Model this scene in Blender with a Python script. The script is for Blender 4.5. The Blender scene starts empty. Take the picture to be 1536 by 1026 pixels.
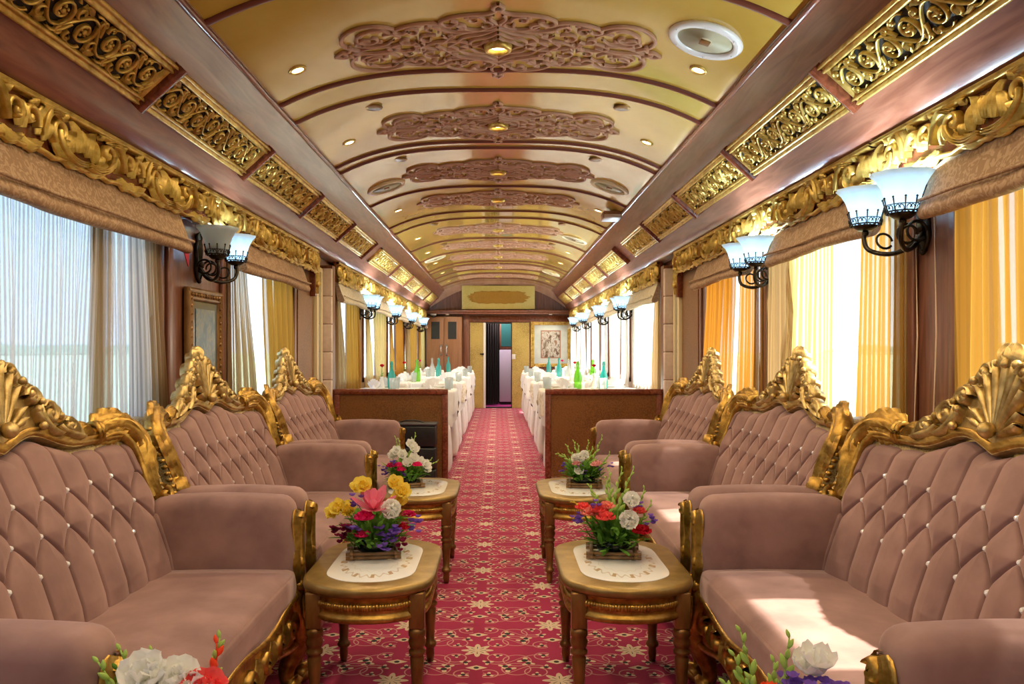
import bpy, bmesh, math, random
from math import sin, cos, pi, sqrt, exp, atan2
from mathutils import Vector, Matrix
R = random.Random(7)
COL = bpy.context.scene.collection
CAMZ = 1.15

# ------------------------------------------------------------------ mesh builder
class MB:
    def __init__(s): s.v = []; s.f = []; s.uv = None; s.flat = set()
    def add(s, vs, fs, flat=False, uvs=None):
        b = len(s.v); s.v.extend(vs)
        if uvs is not None:
            if s.uv is None: s.uv = [(0, 0)] * b
            s.uv.extend(uvs)
        elif s.uv is not None: s.uv.extend([(0, 0)] * len(vs))
        for f in fs:
            if flat: s.flat.add(len(s.f))
            s.f.append(tuple(i + b for i in f))
    def box(s, x0, x1, y0, y1, z0, z1):
        s.add([(x0,y0,z0),(x1,y0,z0),(x1,y1,z0),(x0,y1,z0),(x0,y0,z1),(x1,y0,z1),(x1,y1,z1),(x0,y1,z1)],
              [(0,3,2,1),(4,5,6,7),(0,1,5,4),(1,2,6,5),(2,3,7,6),(3,0,4,7)], True)
    def rbox(s, x0, x1, y0, y1, z0, z1, r=.02, seg=3, fn=None):
        bm = bmesh.new(); bmesh.ops.create_cube(bm, size=1)
        for v in bm.verts:
            v.co = Vector(((x0+x1)/2+v.co.x*(x1-x0), (y0+y1)/2+v.co.y*(y1-y0), (z0+z1)/2+v.co.z*(z1-z0)))
        bmesh.ops.bevel(bm, geom=bm.edges[:], offset=r, segments=seg, profile=.5, affect='EDGES')
        s.addbm(bm, fn)
    def addbm(s, bm, fn=None):
        bm.verts.index_update()
        vs = [tuple(fn(*v.co) if fn else v.co) for v in bm.verts]
        s.add(vs, [tuple(v.index for v in f.verts) for f in bm.faces]); bm.free()
    def lathe(s, prof, n=20, o=(0,0,0), axis='z', a0=0, sc=(1,1), wob=None):
        vs = []; fs = []
        for i, (r, z) in enumerate(prof):
            for k in range(n):
                a = a0 + 2*pi*k/n; rr = r*(wob(i, a) if wob else 1)
                x, y = rr*cos(a)*sc[0], rr*sin(a)*sc[1]
                if axis == 'z': p = (o[0]+x, o[1]+y, o[2]+z)
                elif axis == 'y': p = (o[0]+x, o[1]+z, o[2]+y)
                else: p = (o[0]+z, o[1]+x, o[2]+y)
                vs.append(p)
        m = len(prof)
        for i in range(m-1):
            for k in range(n):
                k2 = (k+1) % n
                fs.append((i*n+k, i*n+k2, (i+1)*n+k2, (i+1)*n+k))
        if prof[0][0] > 1e-4: fs.append(tuple(range(n))[::-1])
        if prof[-1][0] > 1e-4: fs.append(tuple((m-1)*n+k for k in range(n)))
        s.add(vs, fs)
    def grid(s, fn, nu, nv, uv=None, closed_u=False):
        vs = []; fs = []; us = []
        for i in range(nu+1):
            for j in range(nv+1):
                vs.append(tuple(fn(i/nu, j/nv)))
                if uv: us.append(uv(i/nu, j/nv))
        for i in range(nu):
            for j in range(nv):
                a = i*(nv+1)+j; fs.append((a, a+1, a+nv+2, a+nv+1))
        s.add(vs, fs, uvs=us if uv else None)
    def tube(s, pts, rad, n=8, sq=1.0, up=(0,0,1), caps=True, closed=False):
        P = [Vector(p) for p in pts]; m = len(P)
        rr = rad if hasattr(rad, '__len__') else [rad]*m
        up = Vector(up); vs = []; fs = []
        for i in range(m):
            if closed: t = P[(i+1) % m]-P[i-1]
            else: t = P[min(i+1, m-1)]-P[max(i-1, 0)]
            t.normalize(); a = t.cross(up)
            if a.length < 1e-3: a = t.cross(Vector((1, .01, 0)))
            a.normalize(); b = a.cross(t)
            for k in range(n):
                an = 2*pi*k/n
                vs.append(tuple(P[i]+a*(rr[i]*cos(an))+b*(rr[i]*sq*sin(an))))
        for i in range(m if closed else m-1):
            i2 = (i+1) % m
            for k in range(n):
                k2 = (k+1) % n
                fs.append((i*n+k, i*n+k2, i2*n+k2, i2*n+k))
        if caps and not closed:
            fs.append(tuple(range(n))[::-1]); fs.append(tuple((m-1)*n+k for k in range(n)))
        s.add(vs, fs)
    def prism(s, outline, xf, h0, h1):
        n = len(outline)
        vs = [xf(u, v, h0) for u, v in outline]+[xf(u, v, h1) for u, v in outline]
        fs = [tuple(range(n))[::-1], tuple(range(n, 2*n))]+[(i, (i+1) % n, n+(i+1) % n, n+i) for i in range(n)]
        s.add(vs, fs, True)
    def stroke(s, pts, w, h, xf, h0=0, closed=False, prof=None):
        prof = prof or [(-1,0),(-.8,.6),(0,1),(.8,.6),(1,0)]
        m = len(pts); vs = []; fs = []; q = len(prof)
        ww = w if hasattr(w, '__len__') else [w]*m
        hh = h if hasattr(h, '__len__') else [h]*m
        for i in range(m):
            a = pts[(i+1) % m] if closed else pts[min(i+1, m-1)]
            b = pts[i-1] if closed else pts[max(i-1, 0)]
            tx, ty = a[0]-b[0], a[1]-b[1]; l = sqrt(tx*tx+ty*ty) or 1
            nx, ny = -ty/l, tx/l
            for (c, d) in prof:
                vs.append(xf(pts[i][0]+nx*ww[i]*c, pts[i][1]+ny*ww[i]*c, h0+hh[i]*d))
        for i in range(m if closed else m-1):
            i2 = (i+1) % m
            for k in range(q-1):
                fs.append((i*q+k, i*q+k+1, i2*q+k+1, i2*q+k))
        s.add(vs, fs)
    def ball(s, c, r, nu=8, nv=6, sc=(1,1,1)):
        vs = [(c[0], c[1], c[2]-r*sc[2])]; fs = []
        for j in range(1, nv):
            t = -pi/2+pi*j/nv
            for k in range(nu):
                a = 2*pi*k/nu
                vs.append((c[0]+r*sc[0]*cos(t)*cos(a), c[1]+r*sc[1]*cos(t)*sin(a), c[2]+r*sc[2]*sin(t)))
        vs.append((c[0], c[1], c[2]+r*sc[2])); L = len(vs)-1
        for k in range(nu): fs.append((0, 1+(k+1) % nu, 1+k))
        for j in range(nv-2):
            for k in range(nu):
                a = 1+j*nu; fs.append((a+k, a+(k+1) % nu, a+nu+(k+1) % nu, a+nu+k))
        a = 1+(nv-2)*nu
        for k in range(nu): fs.append((a+k, a+(k+1) % nu, L))
        s.add(vs, fs)
    def mesh(s, name, mat):
        me = bpy.data.meshes.new(name); me.from_pydata([tuple(v) for v in s.v], [], s.f)
        me.polygons.foreach_set('use_smooth', [i not in s.flat for i in range(len(s.f))])
        if s.uv is not None:
            uvl = me.uv_layers.new(name='UVMap')
            li = [0]*len(me.loops); me.loops.foreach_get('vertex_index', li)
            flat = []
            for i in li: flat.extend(s.uv[i])
            uvl.data.foreach_set('uv', flat)
        me.materials.append(mat); me.update(); return me
    def build(s, name, mat, parent=None, loc=(0,0,0), rz=0):
        return link(name, s.mesh(name, mat), parent, loc, rz)

def link(name, data, parent=None, loc=(0,0,0), rz=0):
    o = bpy.data.objects.new(name, data); COL.objects.link(o)
    o.location = loc; o.rotation_euler = (0, 0, rz)
    if parent: o.parent = parent
    return o
def tag(o, label=None, cat=None, group=None, kind=None):
    if label: o['label'] = label
    if cat: o['category'] = cat
    if group: o['group'] = group
    if kind: o['kind'] = kind
    return o
def thing(name, label, cat, loc=(0,0,0), rz=0, group=None):
    return tag(link(name, None, None, loc, rz), label, cat, group)
def struct(name, mb, mat): return tag(mb.build(name, mat), kind='structure')
def dup(root, loc, rz=0, label=None, group=None):
    def cp(o, par):
        c = o.copy(); COL.objects.link(c)
        if par: c.parent = par
        for ch in o.children: cp(ch, c)
        return c
    r = cp(root, None); r.location = loc; r.rotation_euler = (0, 0, rz)
    if label: r['label'] = label
    if group: r['group'] = group
    return r

# ------------------------------------------------------------------ node helpers
class E:
    """tiny expression wrapper over math nodes"""
    def __init__(s, nt, sock): s.nt = nt; s.s = sock
    def _m(s, op, *a, clamp=False):
        n = s.nt.nodes.new('ShaderNodeMath'); n.operation = op; n.use_clamp = clamp
        for i, x in enumerate((s,)+a):
            if isinstance(x, E): s.nt.links.new(x.s, n.inputs[i])
            else: n.inputs[i].default_value = x
        return E(s.nt, n.outputs[0])
    def __add__(s, o): return s._m('ADD', o)
    def __sub__(s, o): return s._m('SUBTRACT', o)
    def __mul__(s, o): return s._m('MULTIPLY', o)
    def __truediv__(s, o): return s._m('DIVIDE', o)
    def abs(s): return s._m('ABSOLUTE')
    def mod(s, p): return s._m('FLOORED_MODULO', p)
    def max(s, o): return s._m('MAXIMUM', o)
    def min(s, o): return s._m('MINIMUM', o)
    def sqrt(s): return s._m('SQRT')
    def sin(s): return s._m('SINE')
    def cos(s): return s._m('COSINE')
    def lt(s, o): return s._m('LESS_THAN', o)
    def gt(s, o): return s._m('GREATER_THAN', o)
    def atan2(s, o): return s._m('ARCTAN2', o)
def length(a, b): return (a*a+b*b).sqrt()

def newmat(name):
    m = bpy.data.materials.new(name); m.use_nodes = True
    nt = m.node_tree; nt.nodes.clear()
    out = nt.nodes.new('ShaderNodeOutputMaterial')
    return m, nt, out
def principled(nt, out=None, **k):
    p = nt.nodes.new('ShaderNodeBsdfPrincipled')
    for a, b in k.items():
        a = a.replace('_', ' ')
        if a in p.inputs:
            p.inputs[a].default_value = (*b, 1) if a in ('Base Color', 'Emission Color', 'Sheen Tint', 'Coat Tint') else b
    if out: nt.links.new(p.outputs[0], out.inputs[0])
    return p
def coords(nt, kind='Object', scale=(1,1,1)):
    tc = nt.nodes.new('ShaderNodeTexCoord'); mp = nt.nodes.new('ShaderNodeMapping')
    mp.inputs['Scale'].default_value = scale
    nt.links.new(tc.outputs[kind], mp.inputs[0]); return mp.outputs[0]
def noise(nt, vec, scale, detail=4, rough=.55, dist=0):
    n = nt.nodes.new('ShaderNodeTexNoise'); n.inputs['Scale'].default_value = scale
    n.inputs['Detail'].default_value = detail; n.inputs['Roughness'].default_value = rough
    n.inputs['Distortion'].default_value = dist
    nt.links.new(vec, n.inputs['Vector']); return n.outputs['Fac']
def ramp(nt, fac, stops):
    r = nt.nodes.new('ShaderNodeValToRGB'); e = r.color_ramp.elements
    while len(e) < len(stops): e.new(.5)
    for i, (p, c) in enumerate(stops): e[i].position = p; e[i].color = (*c, 1)
    nt.links.new(fac, r.inputs[0]); return r.outputs[0]
def bump(nt, h, p, strength=.3, dist=.01):
    b = nt.nodes.new('ShaderNodeBump'); b.inputs['Strength'].default_value = strength
    b.inputs['Distance'].default_value = dist
    nt.links.new(h, b.inputs['Height']); nt.links.new(b.outputs[0], p.inputs['Normal'])
def simple(name, c, rough=.5, metal=0, **k):
    m, nt, out = newmat(name)
    principled(nt, out, Base_Color=c, Roughness=rough, Metallic=metal, **k); return m
def noisy(name, c1, c2, scale=8, stretch=(1,1,1), rough=.5, metal=0, bs=.2, bd=.004, bscale=None, dist=0, lo=.3, hi=.7, **k):
    m, nt, out = newmat(name)
    p = principled(nt, out, Roughness=rough, Metallic=metal, **k)
    v = coords(nt, 'Object', stretch); f = noise(nt, v, scale, dist=dist)
    nt.links.new(ramp(nt, f, [(lo, c1), (hi, c2)]), p.inputs['Base Color'])
    if bs: bump(nt, noise(nt, v, bscale, 3) if bscale else f, p, bs, bd)
    return m

M = {}
M['velvet'] = noisy('velvet', (.205,.112,.100), (.355,.208,.182), 7, (1,1,1), .85, 0, .12, .002, 90, lo=.3, hi=.72, Sheen_Weight=.5, Sheen_Roughness=.4, Sheen_Tint=(.9,.65,.6))
M['gilt'] = noisy('gilt', (.26,.13,.02), (.66,.41,.09), 30, (1,1,1), .36, .85, .3, .003, 60)
M['gilt_pale'] = noisy('gilt_pale', (.30,.19,.05), (.76,.57,.24), 26, (1,1,1), .38, .8, .35, .003, 60)
M['gilt_bright'] = noisy('gilt_bright', (.42,.25,.04), (.86,.62,.18), 22, (1,1,1), .40, .7, .3, .003, 50)
M['gilt_wood'] = noisy('gilt_wood', (.13,.055,.014), (.36,.19,.05), 14, (1,1,.4), .34, .5, .15, .002, 60)
M['gilt_top'] = noisy('gilt_top', (.24,.15,.04), (.40,.27,.085), 18, (1,1,1), .33, .6, .12, .002, 120)
M['mahogany'] = noisy('mahogany', (.115,.026,.010), (.30,.082,.034), 3.2, (9,.8,9), .27, 0, .05, .001, 30, dist=1.2, Coat_Weight=.4, Coat_Roughness=.15)
M['mahogany_v'] = noisy('mahogany_upright', (.12,.040,.020), (.26,.10,.055), 3.2, (9,9,.8), .33, 0, .05, .001, 30, dist=1.2, Coat_Weight=.3, Coat_Roughness=.2)
M['band'] = noisy('band_wood', (.17,.052,.026), (.34,.135,.080), 2.6, (9,.8,9), .30, 0, .05, .001, 30, dist=1.5, Coat_Weight=.25, Coat_Roughness=.12)
M['rib'] = simple('rib_wood', (.15,.035,.014), .4)
M['tan_wood'] = noisy('tan_wood', (.24,.105,.045), (.33,.155,.070), 3, (12,12,.7), .42, 0, .04, .001, 30, dist=1)
M['fret'] = noisy('fret_wood', (.40,.19,.10), (.54,.29,.16), 9, (1,1,1), .5, 0, .1, .001)
M['iron'] = noisy('iron', (.012,.011,.010), (.06,.045,.03), 25, (1,1,1), .35, .8, .2, .002)
M['black'] = noisy('black_leather', (.008,.008,.009), (.02,.02,.022), 20, (1,1,1), .38, 0, .15, .002, 120)
M['dark'] = simple('dark', (.012,.008,.006), .7)
M['crystal'] = simple('crystal', (.95,.96,1.0), .08, .25)
M['white_cloth'] = noisy('white_cloth', (.72,.71,.68), (.84,.83,.80), 12, (1,1,1), .8, 0, .2, .003, 40)
M['lace_cloth'] = noisy('lace_cloth', (.62,.52,.34), (.86,.80,.68), 26, (1,1,1), .75, 0, .3, .003, 60, lo=.42, hi=.58)
M['porcelain'] = simple('porcelain', (.85,.84,.80), .18)
M['napkin'] = simple('napkin', (.86,.87,.90), .7)
M['green'] = noisy('leaf_green', (.045,.13,.018), (.16,.32,.05), 20, (1,1,1), .5, 0, 0)
M['bud'] = noisy('bud_green', (.24,.40,.09), (.50,.62,.24), 20, (1,1,1), .5, 0, 0)
M['bowl'] = simple('bowl_black', (.012,.022,.014), .15)
M['bamboo'] = noisy('bamboo', (.16,.085,.03), (.30,.17,.07), 30, (1,1,1), .5, 0, .1, .002)
def petal_mat(name, c):
    m, nt, out = newmat(name)
    d = nt.nodes.new('ShaderNodeBsdfDiffuse'); t = nt.nodes.new('ShaderNodeBsdfTranslucent'); x = nt.nodes.new('ShaderNodeMixShader')
    c = tuple(min(1, q*1.08+.01) for q in c)
    d.inputs[0].default_value = (*c, 1); t.inputs[0].default_value = (*c, 1); x.inputs[0].default_value = .42
    nt.links.new(d.outputs[0], x.inputs[1]); nt.links.new(t.outputs[0], x.inputs[2]); nt.links.new(x.outputs[0], out.inputs[0]); return m
M['green'] = petal_mat('leaf_green', (.13,.30,.04)); M['bud'] = petal_mat('bud_green', (.48,.66,.18))
for n, c in dict(pink=(.85,.03,.22), hotpink=(.70,.02,.15), coral=(.90,.13,.12), red=(.55,.01,.03), yellow=(.88,.72,.12), white=(.88,.88,.84),
                 purple=(.24,.12,.55), lily=(.80,.22,.33), salmon=(.90,.33,.27), orange=(.90,.12,.04), maroon=(.22,.01,.06), blush=(.85,.45,.45)).items():
    M['p_'+n] = petal_mat('petal_'+n, c)
M['steel'] = simple('steel', (.6,.6,.58), .25, 1)
M['white_plastic'] = simple('white_plastic', (.75,.73,.68), .4)
M['speaker'] = noisy('speaker_cream', (.70,.58,.32), (.82,.70,.44), 6, (1,1,1), .5, 0, 0)
M['cream_paint'] = simple('cream_paint', (.84,.74,.46), .35)
M['mirror'] = simple('mirror', (.75,.82,.86), .05, 1)
M['lilac'] = simple('lilac_panel', (.62,.52,.62), .5)
M['corridor_pink'] = simple('corridor_carpet', (.62,.05,.28), .9)
M['cord'] = simple('blind_cord', (.72,.52,.36), .7)
M['red_cloth'] = simple('red_cloth', (.45,.01,.02), .7)

def mat_ceiling():
    m, nt, out = newmat('cream_varnish')
    p = principled(nt, out, Roughness=.15, Coat_Weight=.6, Coat_Roughness=.05)
    v = coords(nt, 'Object', (1.2, .8, 1)); f = noise(nt, v, 1.6, 5, .6)
    nt.links.new(ramp(nt, f, [(.3, (.50,.295,.035)), (.7, (.62,.41,.085))]), p.inputs['Base Color'])
    bump(nt, noise(nt, v, 3.0, 2), p, .12, .02); return m
M['ceiling'] = mat_ceiling()

def mat_weave(name, c1, c2, sc, rough=.5, metal=0, bs=.35):
    m, nt, out = newmat(name)
    p = principled(nt, out, Roughness=rough, Metallic=metal)
    v = coords(nt, 'Object')
    w = nt.nodes.new('ShaderNodeTexVoronoi'); w.inputs['Scale'].default_value = sc; nt.links.new(v, w.inputs['Vector'])
    n2 = noise(nt, v, 2.5, 3)
    mx = nt.nodes.new('ShaderNodeMath'); mx.operation = 'MULTIPLY_ADD'; nt.links.new(w.outputs['Distance'], mx.inputs[0])
    mx.inputs[1].default_value = .8; nt.links.new(n2, mx.inputs[2])
    nt.links.new(ramp(nt, mx.outputs[0], [(.45, c1), (1.0, c2)]), p.inputs['Base Color'])
    bump(nt, w.outputs['Distance'], p, bs, .003); return m
M['gold_weave'] = mat_weave('gold_wallcovering', (.24,.155,.032), (.56,.42,.12), 90, .45, .25)
M['brown_weave'] = mat_weave('brown_wallcovering', (.13,.050,.011), (.26,.115,.030), 90, .42, .15)
M['side_weave'] = mat_weave('sofa_side_brocade', (.05,.03,.015), (.50,.38,.17), 130, .4, .5)
M['plate'] = mat_weave('plate_gold', (.62,.46,.09), (.74,.60,.18), 60, .45, .2)
M['plate_dark'] = mat_weave('plate_relief', (.42,.21,.02), (.52,.29,.04), 60, .4, .3)

def mat_brocade(name, a, b, sc=34):
    m, nt, out = newmat(name)
    v = coords(nt, 'Object'); f = noise(nt, v, sc, 1, .4, 2.2)
    c = ramp(nt, f, [(.44, a), (.50, b)])
    p = principled(nt, out, Roughness=.75); nt.links.new(c, p.inputs['Base Color'])
    bump(nt, f, p, .15, .002); return m
M['shade'] = mat_brocade('shade_brocade', (.44,.29,.175), (.31,.185,.10))
M['shade_pale'] = mat_brocade('shade_pale', (.62,.55,.42), (.50,.43,.31))
M['padded'] = noisy('padded_fabric', (.70,.57,.48), (.80,.68,.58), 30, (1,1,1), .8, 0, .1, .002)

def mat_sheer(name, col, tcol, lo, hi, period=.019):
    m, nt, out = newmat(name)
    uv = nt.nodes.new('ShaderNodeTexCoord'); sp = nt.nodes.new('ShaderNodeSeparateXYZ')
    nt.links.new(uv.outputs['UV'], sp.inputs[0]); u = E(nt, sp.outputs[0])
    st = ((u*(2*pi/period)).sin()*1.6+.5)._m('MAXIMUM', 0)._m('MINIMUM', 1)
    al = st*(hi-lo)+lo
    d = nt.nodes.new('ShaderNodeBsdfDiffuse'); d.inputs[0].default_value = (*col, 1)
    t = nt.nodes.new('ShaderNodeBsdfTranslucent'); t.inputs[0].default_value = (*tcol, 1)
    mx = nt.nodes.new('ShaderNodeMixShader'); mx.inputs[0].default_value = .6
    nt.links.new(d.outputs[0], mx.inputs[1]); nt.links.new(t.outputs[0], mx.inputs[2])
    tr = nt.nodes.new('ShaderNodeBsdfTransparent'); m2 = nt.nodes.new('ShaderNodeMixShader')
    nt.links.new(al.s, m2.inputs[0]); nt.links.new(tr.outputs[0], m2.inputs[1]); nt.links.new(mx.outputs[0], m2.inputs[2])
    nt.links.new(m2.outputs[0], out.inputs[0]); return m
M['sheer_ivory'] = mat_sheer('sheer_ivory', (.76,.66,.56), (.78,.70,.64), .40, .92)
M['sheer_brown'] = mat_sheer('sheer_brown', (.50,.34,.18), (.34,.22,.10), .72, .97)
M['sheer_gold'] = mat_sheer('sheer_gold', (.66,.39,.10), (.36,.185,.030), .78, .98, .026)
M['sheer_amber'] = mat_sheer('sheer_amber', (.58,.28,.06), (.36,.145,.016), .84, .98, .026)
M['sheer_cream'] = mat_sheer('sheer_cream', (.78,.62,.32), (.50,.36,.13), .55, .95, .026)
M['sheer_white'] = mat_sheer('sheer_white', (.86,.82,.74), (.90,.86,.80), .6, .95)

def mat_pane(name='window_glass', tint=(.95,.97,.97)):
    m, nt, out = newmat(name)
    g = nt.nodes.new('ShaderNodeBsdfGlossy'); g.inputs['Roughness'].default_value = .02
    tr = nt.nodes.new('ShaderNodeBsdfTransparent'); tr.inputs[0].default_value = (*tint, 1)
    mx = nt.nodes.new('ShaderNodeMixShader'); mx.inputs[0].default_value = .06
    nt.links.new(tr.outputs[0], mx.inputs[1]); nt.links.new(g.outputs[0], mx.inputs[2]); nt.links.new(mx.outputs[0], out.inputs[0]); return m
M['pane'] = mat_pane(); M['pane_dimming'] = mat_pane('daylight_dimming_glass', (.66,.73,.82))  # second pane colour is darkened and blued to hold back clipped daylight
def mat_tint(name, c, a=.5):
    m, nt, out = newmat(name)
    g = nt.nodes.new('ShaderNodeBsdfGlossy'); g.inputs['Roughness'].default_value = .05
    tr = nt.nodes.new('ShaderNodeBsdfTransparent'); tr.inputs[0].default_value = (*c, 1)
    tl = nt.nodes.new('ShaderNodeBsdfTranslucent'); tl.inputs[0].default_value = (*c, 1)
    mx = nt.nodes.new('ShaderNodeMixShader'); mx.inputs[0].default_value = a
    nt.links.new(tr.outputs[0], mx.inputs[1]); nt.links.new(tl.outputs[0], mx.inputs[2])
    m2 = nt.nodes.new('ShaderNodeMixShader'); m2.inputs[0].default_value = .14
    nt.links.new(mx.outputs[0], m2.inputs[1]); nt.links.new(g.outputs[0], m2.inputs[2]); nt.links.new(m2.outputs[0], out.inputs[0]); return m
M['teal_glass'] = mat_tint('teal_glass', (.12,.72,.70), .45)
M['green_glass'] = mat_tint('green_glass', (.40,.80,.12), .45)
M['clear_glass'] = mat_tint('clear_glass', (.86,.90,.90), .35)
def mat_emit(name, c, s, base=(.8,.8,.8)):
    m, nt, out = newmat(name)
    principled(nt, out, Base_Color=base, Roughness=.4, Emission_Color=c, Emission_Strength=s); return m
M['lens'] = mat_emit('downlight_lens', (1,.80,.42), 11)
def mat_lampglass(name, c, e):
    m, nt, out = newmat(name)
    d = principled(nt, None, Base_Color=(.68,.74,.80), Roughness=.35, Emission_Color=c, Emission_Strength=e)
    t = nt.nodes.new('ShaderNodeBsdfTranslucent'); t.inputs[0].default_value = (.72,.86,.95,1)
    mx = nt.nodes.new('ShaderNodeMixShader'); mx.inputs[0].default_value = .55
    nt.links.new(d.outputs[0], mx.inputs[1]); nt.links.new(t.outputs[0], mx.inputs[2]); nt.links.new(mx.outputs[0], out.inputs[0]); return m
M['lamp_lit'] = mat_lampglass('lamp_glass_lit', (.62,.82,1), .16)
M['lamp_off'] = mat_lampglass('lamp_glass_off', (1,1,1), 0)
M['bulb'] = mat_emit('bulb_glow', (.62,.86,1), 14)

def mat_carpet():
    m, nt, out = newmat('carpet_pattern')
    tc = nt.nodes.new('ShaderNodeTexCoord'); sp = nt.nodes.new('ShaderNodeSeparateXYZ')
    nt.links.new(tc.outputs['Object'], sp.inputs[0])
    X = E(nt, sp.outputs[0]); Y = E(nt, sp.outputs[1])
    cream = None; black = None; line = None
    def orr(a, b): return b if a is None else a.max(b)
    for ox, oy in ((-.079, 3.07), (.216, 3.35)):
        x = ((X-ox+.295).mod(.59)-.295).abs(); ys = (Y-oy+.28).mod(.56)-.28; y = ys.abs()
        th = y.atan2(x); r = length(x, y*.95)
        star = r.lt((th*8).cos()*.014+.048)
        cream = orr(cream, star)
        black = orr(black, r.gt(.012)*r.lt(.034)*((th*4).sin().abs()).lt(.22))
        ey = y-.168; e = (x/.040).abs()+(ey/.022).abs()
        cream = orr(cream, e.lt(1)); black = orr(black, length(x, ey).lt(.010))
        for (bx, by, sx, sy, k) in ((.041,.118,1,1,1), (.117,.18,1,-1,1.25), (.078,.055,1,1,.8), (.19,.125,-1,1,1.1), (.25,.05,1,-1,.9)):
            u = x-bx; v = y-by; t = v.atan2(u); d = length(u, v)
            pet = d.lt(((t*3+1.1*sx).cos()*.5+.62)*.022*k)
            cream = orr(cream, pet); black = orr(black, length(u, v).lt(.0095*k))
        for (cx, cy, rad, cut) in ((.045, .222, .034, 1), (.150, .100, .052, 1), (.215, .205, .040, 1)):
            d = (length(x-cx, y-cy)-rad).abs().lt(.0024)
            if cut: d = d*(x-cx*.5).gt(0)
            line = orr(line, d)
        # long meandering stem
        line = orr(line, (y-.09-((x*21).sin()*.045)).abs().lt(.0026)*x.gt(.05)*x.lt(.27))
    def mixc(fac, a, b):
        n = nt.nodes.new('ShaderNodeMix'); n.data_type = 'RGBA'; nt.links.new(fac, n.inputs['Factor'])
        for k, c in ((6, a), (7, b)):
            if isinstance(c, tuple): n.inputs[k].default_value = (*c, 1)
            else: nt.links.new(c, n.inputs[k])
        return n.outputs[2]
    v = coords(nt, 'Object'); f = noise(nt, v, 3, 4)
    base = ramp(nt, f, [(.3, (.30,.010,.058)), (.7, (.40,.020,.088))])
    c = mixc(line.s, base, (.55,.27,.24)); c = mixc(cream.s, c, (.66,.50,.36)); c = mixc(black.s, c, (.02,.02,.02))
    p = principled(nt, out, Roughness=.95); nt.links.new(c, p.inputs['Base Color'])
    bump(nt, noise(nt, v, 260, 2), p, .5, .003); return m
M['carpet'] = mat_carpet()

def mat_inlay():
    m, nt, out = newmat('painted_marble')
    tc = nt.nodes.new('ShaderNodeTexCoord'); sp = nt.nodes.new('ShaderNodeSeparateXYZ')
    nt.links.new(tc.outputs['Object'], sp.inputs[0]); X = E(nt, sp.outputs[0]); Y = E(nt, sp.outputs[1])
    x = X/.108; y = Y/.195; r = length(x, y); t = y.atan2(x)
    ring = (r-1.0-(t*24).sin()*.07).abs().lt(.035)
    dots = (r-1.0).abs().lt(.10)*((t*12).sin()).gt(.80)
    inner = (r-.72-(t*16).cos()*.04).abs().lt(.012)
    g = ring._m('MULTIPLY', .45).max(dots*.85).max(inner*.25)
    mx = nt.nodes.new('ShaderNodeMix'); mx.data_type = 'RGBA'; nt.links.new(g.s, mx.inputs['Factor'])
    mx.inputs[6].default_value = (.86,.87,.86,1); mx.inputs[7].default_value = (.48,.30,.12,1)
    p = principled(nt, out, Roughness=.1, Coat_Weight=.4); nt.links.new(mx.outputs[2], p.inputs['Base Color']); return m
M['inlay'] = mat_inlay()
def mat_art(name, cols, sc):
    m, nt, out = newmat(name)
    p = principled(nt, out, Roughness=.3); v = coords(nt, 'Object', (1, 1, .6)); f = noise(nt, v, sc, 3, .6, .6)
    nt.links.new(ramp(nt, f, cols), p.inputs['Base Color']); return m
M['art_blue'] = mat_art('art_blue', [(.40,(.04,.07,.09)), (.5,(.11,.15,.16)), (.56,(.22,.20,.12)), (.62,(.09,.12,.14))], 18)
M['art_city'] = mat_art('art_city', [(.38,(.14,.08,.05)), (.47,(.42,.36,.28)), (.53,(.60,.60,.55)), (.62,(.30,.16,.09))], 14)
M['art_mat'] = noisy('art_mat', (.50,.56,.52), (.66,.70,.64), 4, (1,1,1), .15, 0, 0)
M['art_border'] = simple('art_border', (.36,.17,.10), .4)
M['field'] = noisy('field_grass', (.30,.36,.24), (.40,.45,.30), .05, (1,1,1), .95, 0, 0)
M['trees'] = noisy('tree_green', (.14,.20,.13), (.22,.28,.20), .2, (1,1,1), .95, 0, 0)
M['black_grille'] = simple('black_grille', (.015,.018,.018), .5)

# ------------------------------------------------------------------ curves
def spiral(cx, cy, r0, r1, a0, a1, n=16):
    return [(cx+(r0+(r1-r0)*i/n)*cos(a0+(a1-a0)*i/n), cy+(r0+(r1-r0)*i/n)*sin(a0+(a1-a0)*i/n)) for i in range(n+1)]
def bez(p0, p1, p2, p3, n=10):
    o = []
    for i in range(n+1):
        t = i/n; a = (1-t)**3; b = 3*t*(1-t)**2; c = 3*t*t*(1-t); d = t**3
        o.append(tuple(a*p0[k]+b*p1[k]+c*p2[k]+d*p3[k] for k in range(len(p0))))
    return o
def catmull(P, n=6, closed=False):
    o = []; m = len(P)
    rng = range(m if closed else m-1)
    for i in rng:
        p1 = P[i]; p2 = P[(i+1) % m]
        p0 = P[i-1] if (closed or i > 0) else p1
        p3 = P[(i+2) % m] if (closed or i+2 < m) else p2
        for k in range(n):
            t = k/n
            o.append(tuple(.5*(2*p1[d]+(-p0[d]+p2[d])*t+(2*p0[d]-5*p1[d]+4*p2[d]-p3[d])*t*t+(-p0[d]+3*p1[d]-3*p2[d]+p3[d])*t**3) for d in range(len(p1))))
    if not closed: o.append(tuple(P[-1]))
    return o
def taper(n, w, a=.25, b=.15): return [w*(a+(1-a)*sin(pi*min(1, (i/n)*.9+.1))) if i < n else w*b for i in range(n+1)]
LEAFP = [(-1,0),(-.85,.42),(-.62,.18),(-.4,.78),(-.2,.48),(0,1),(.2,.48),(.4,.78),(.62,.18),(.85,.42),(1,0)]
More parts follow.
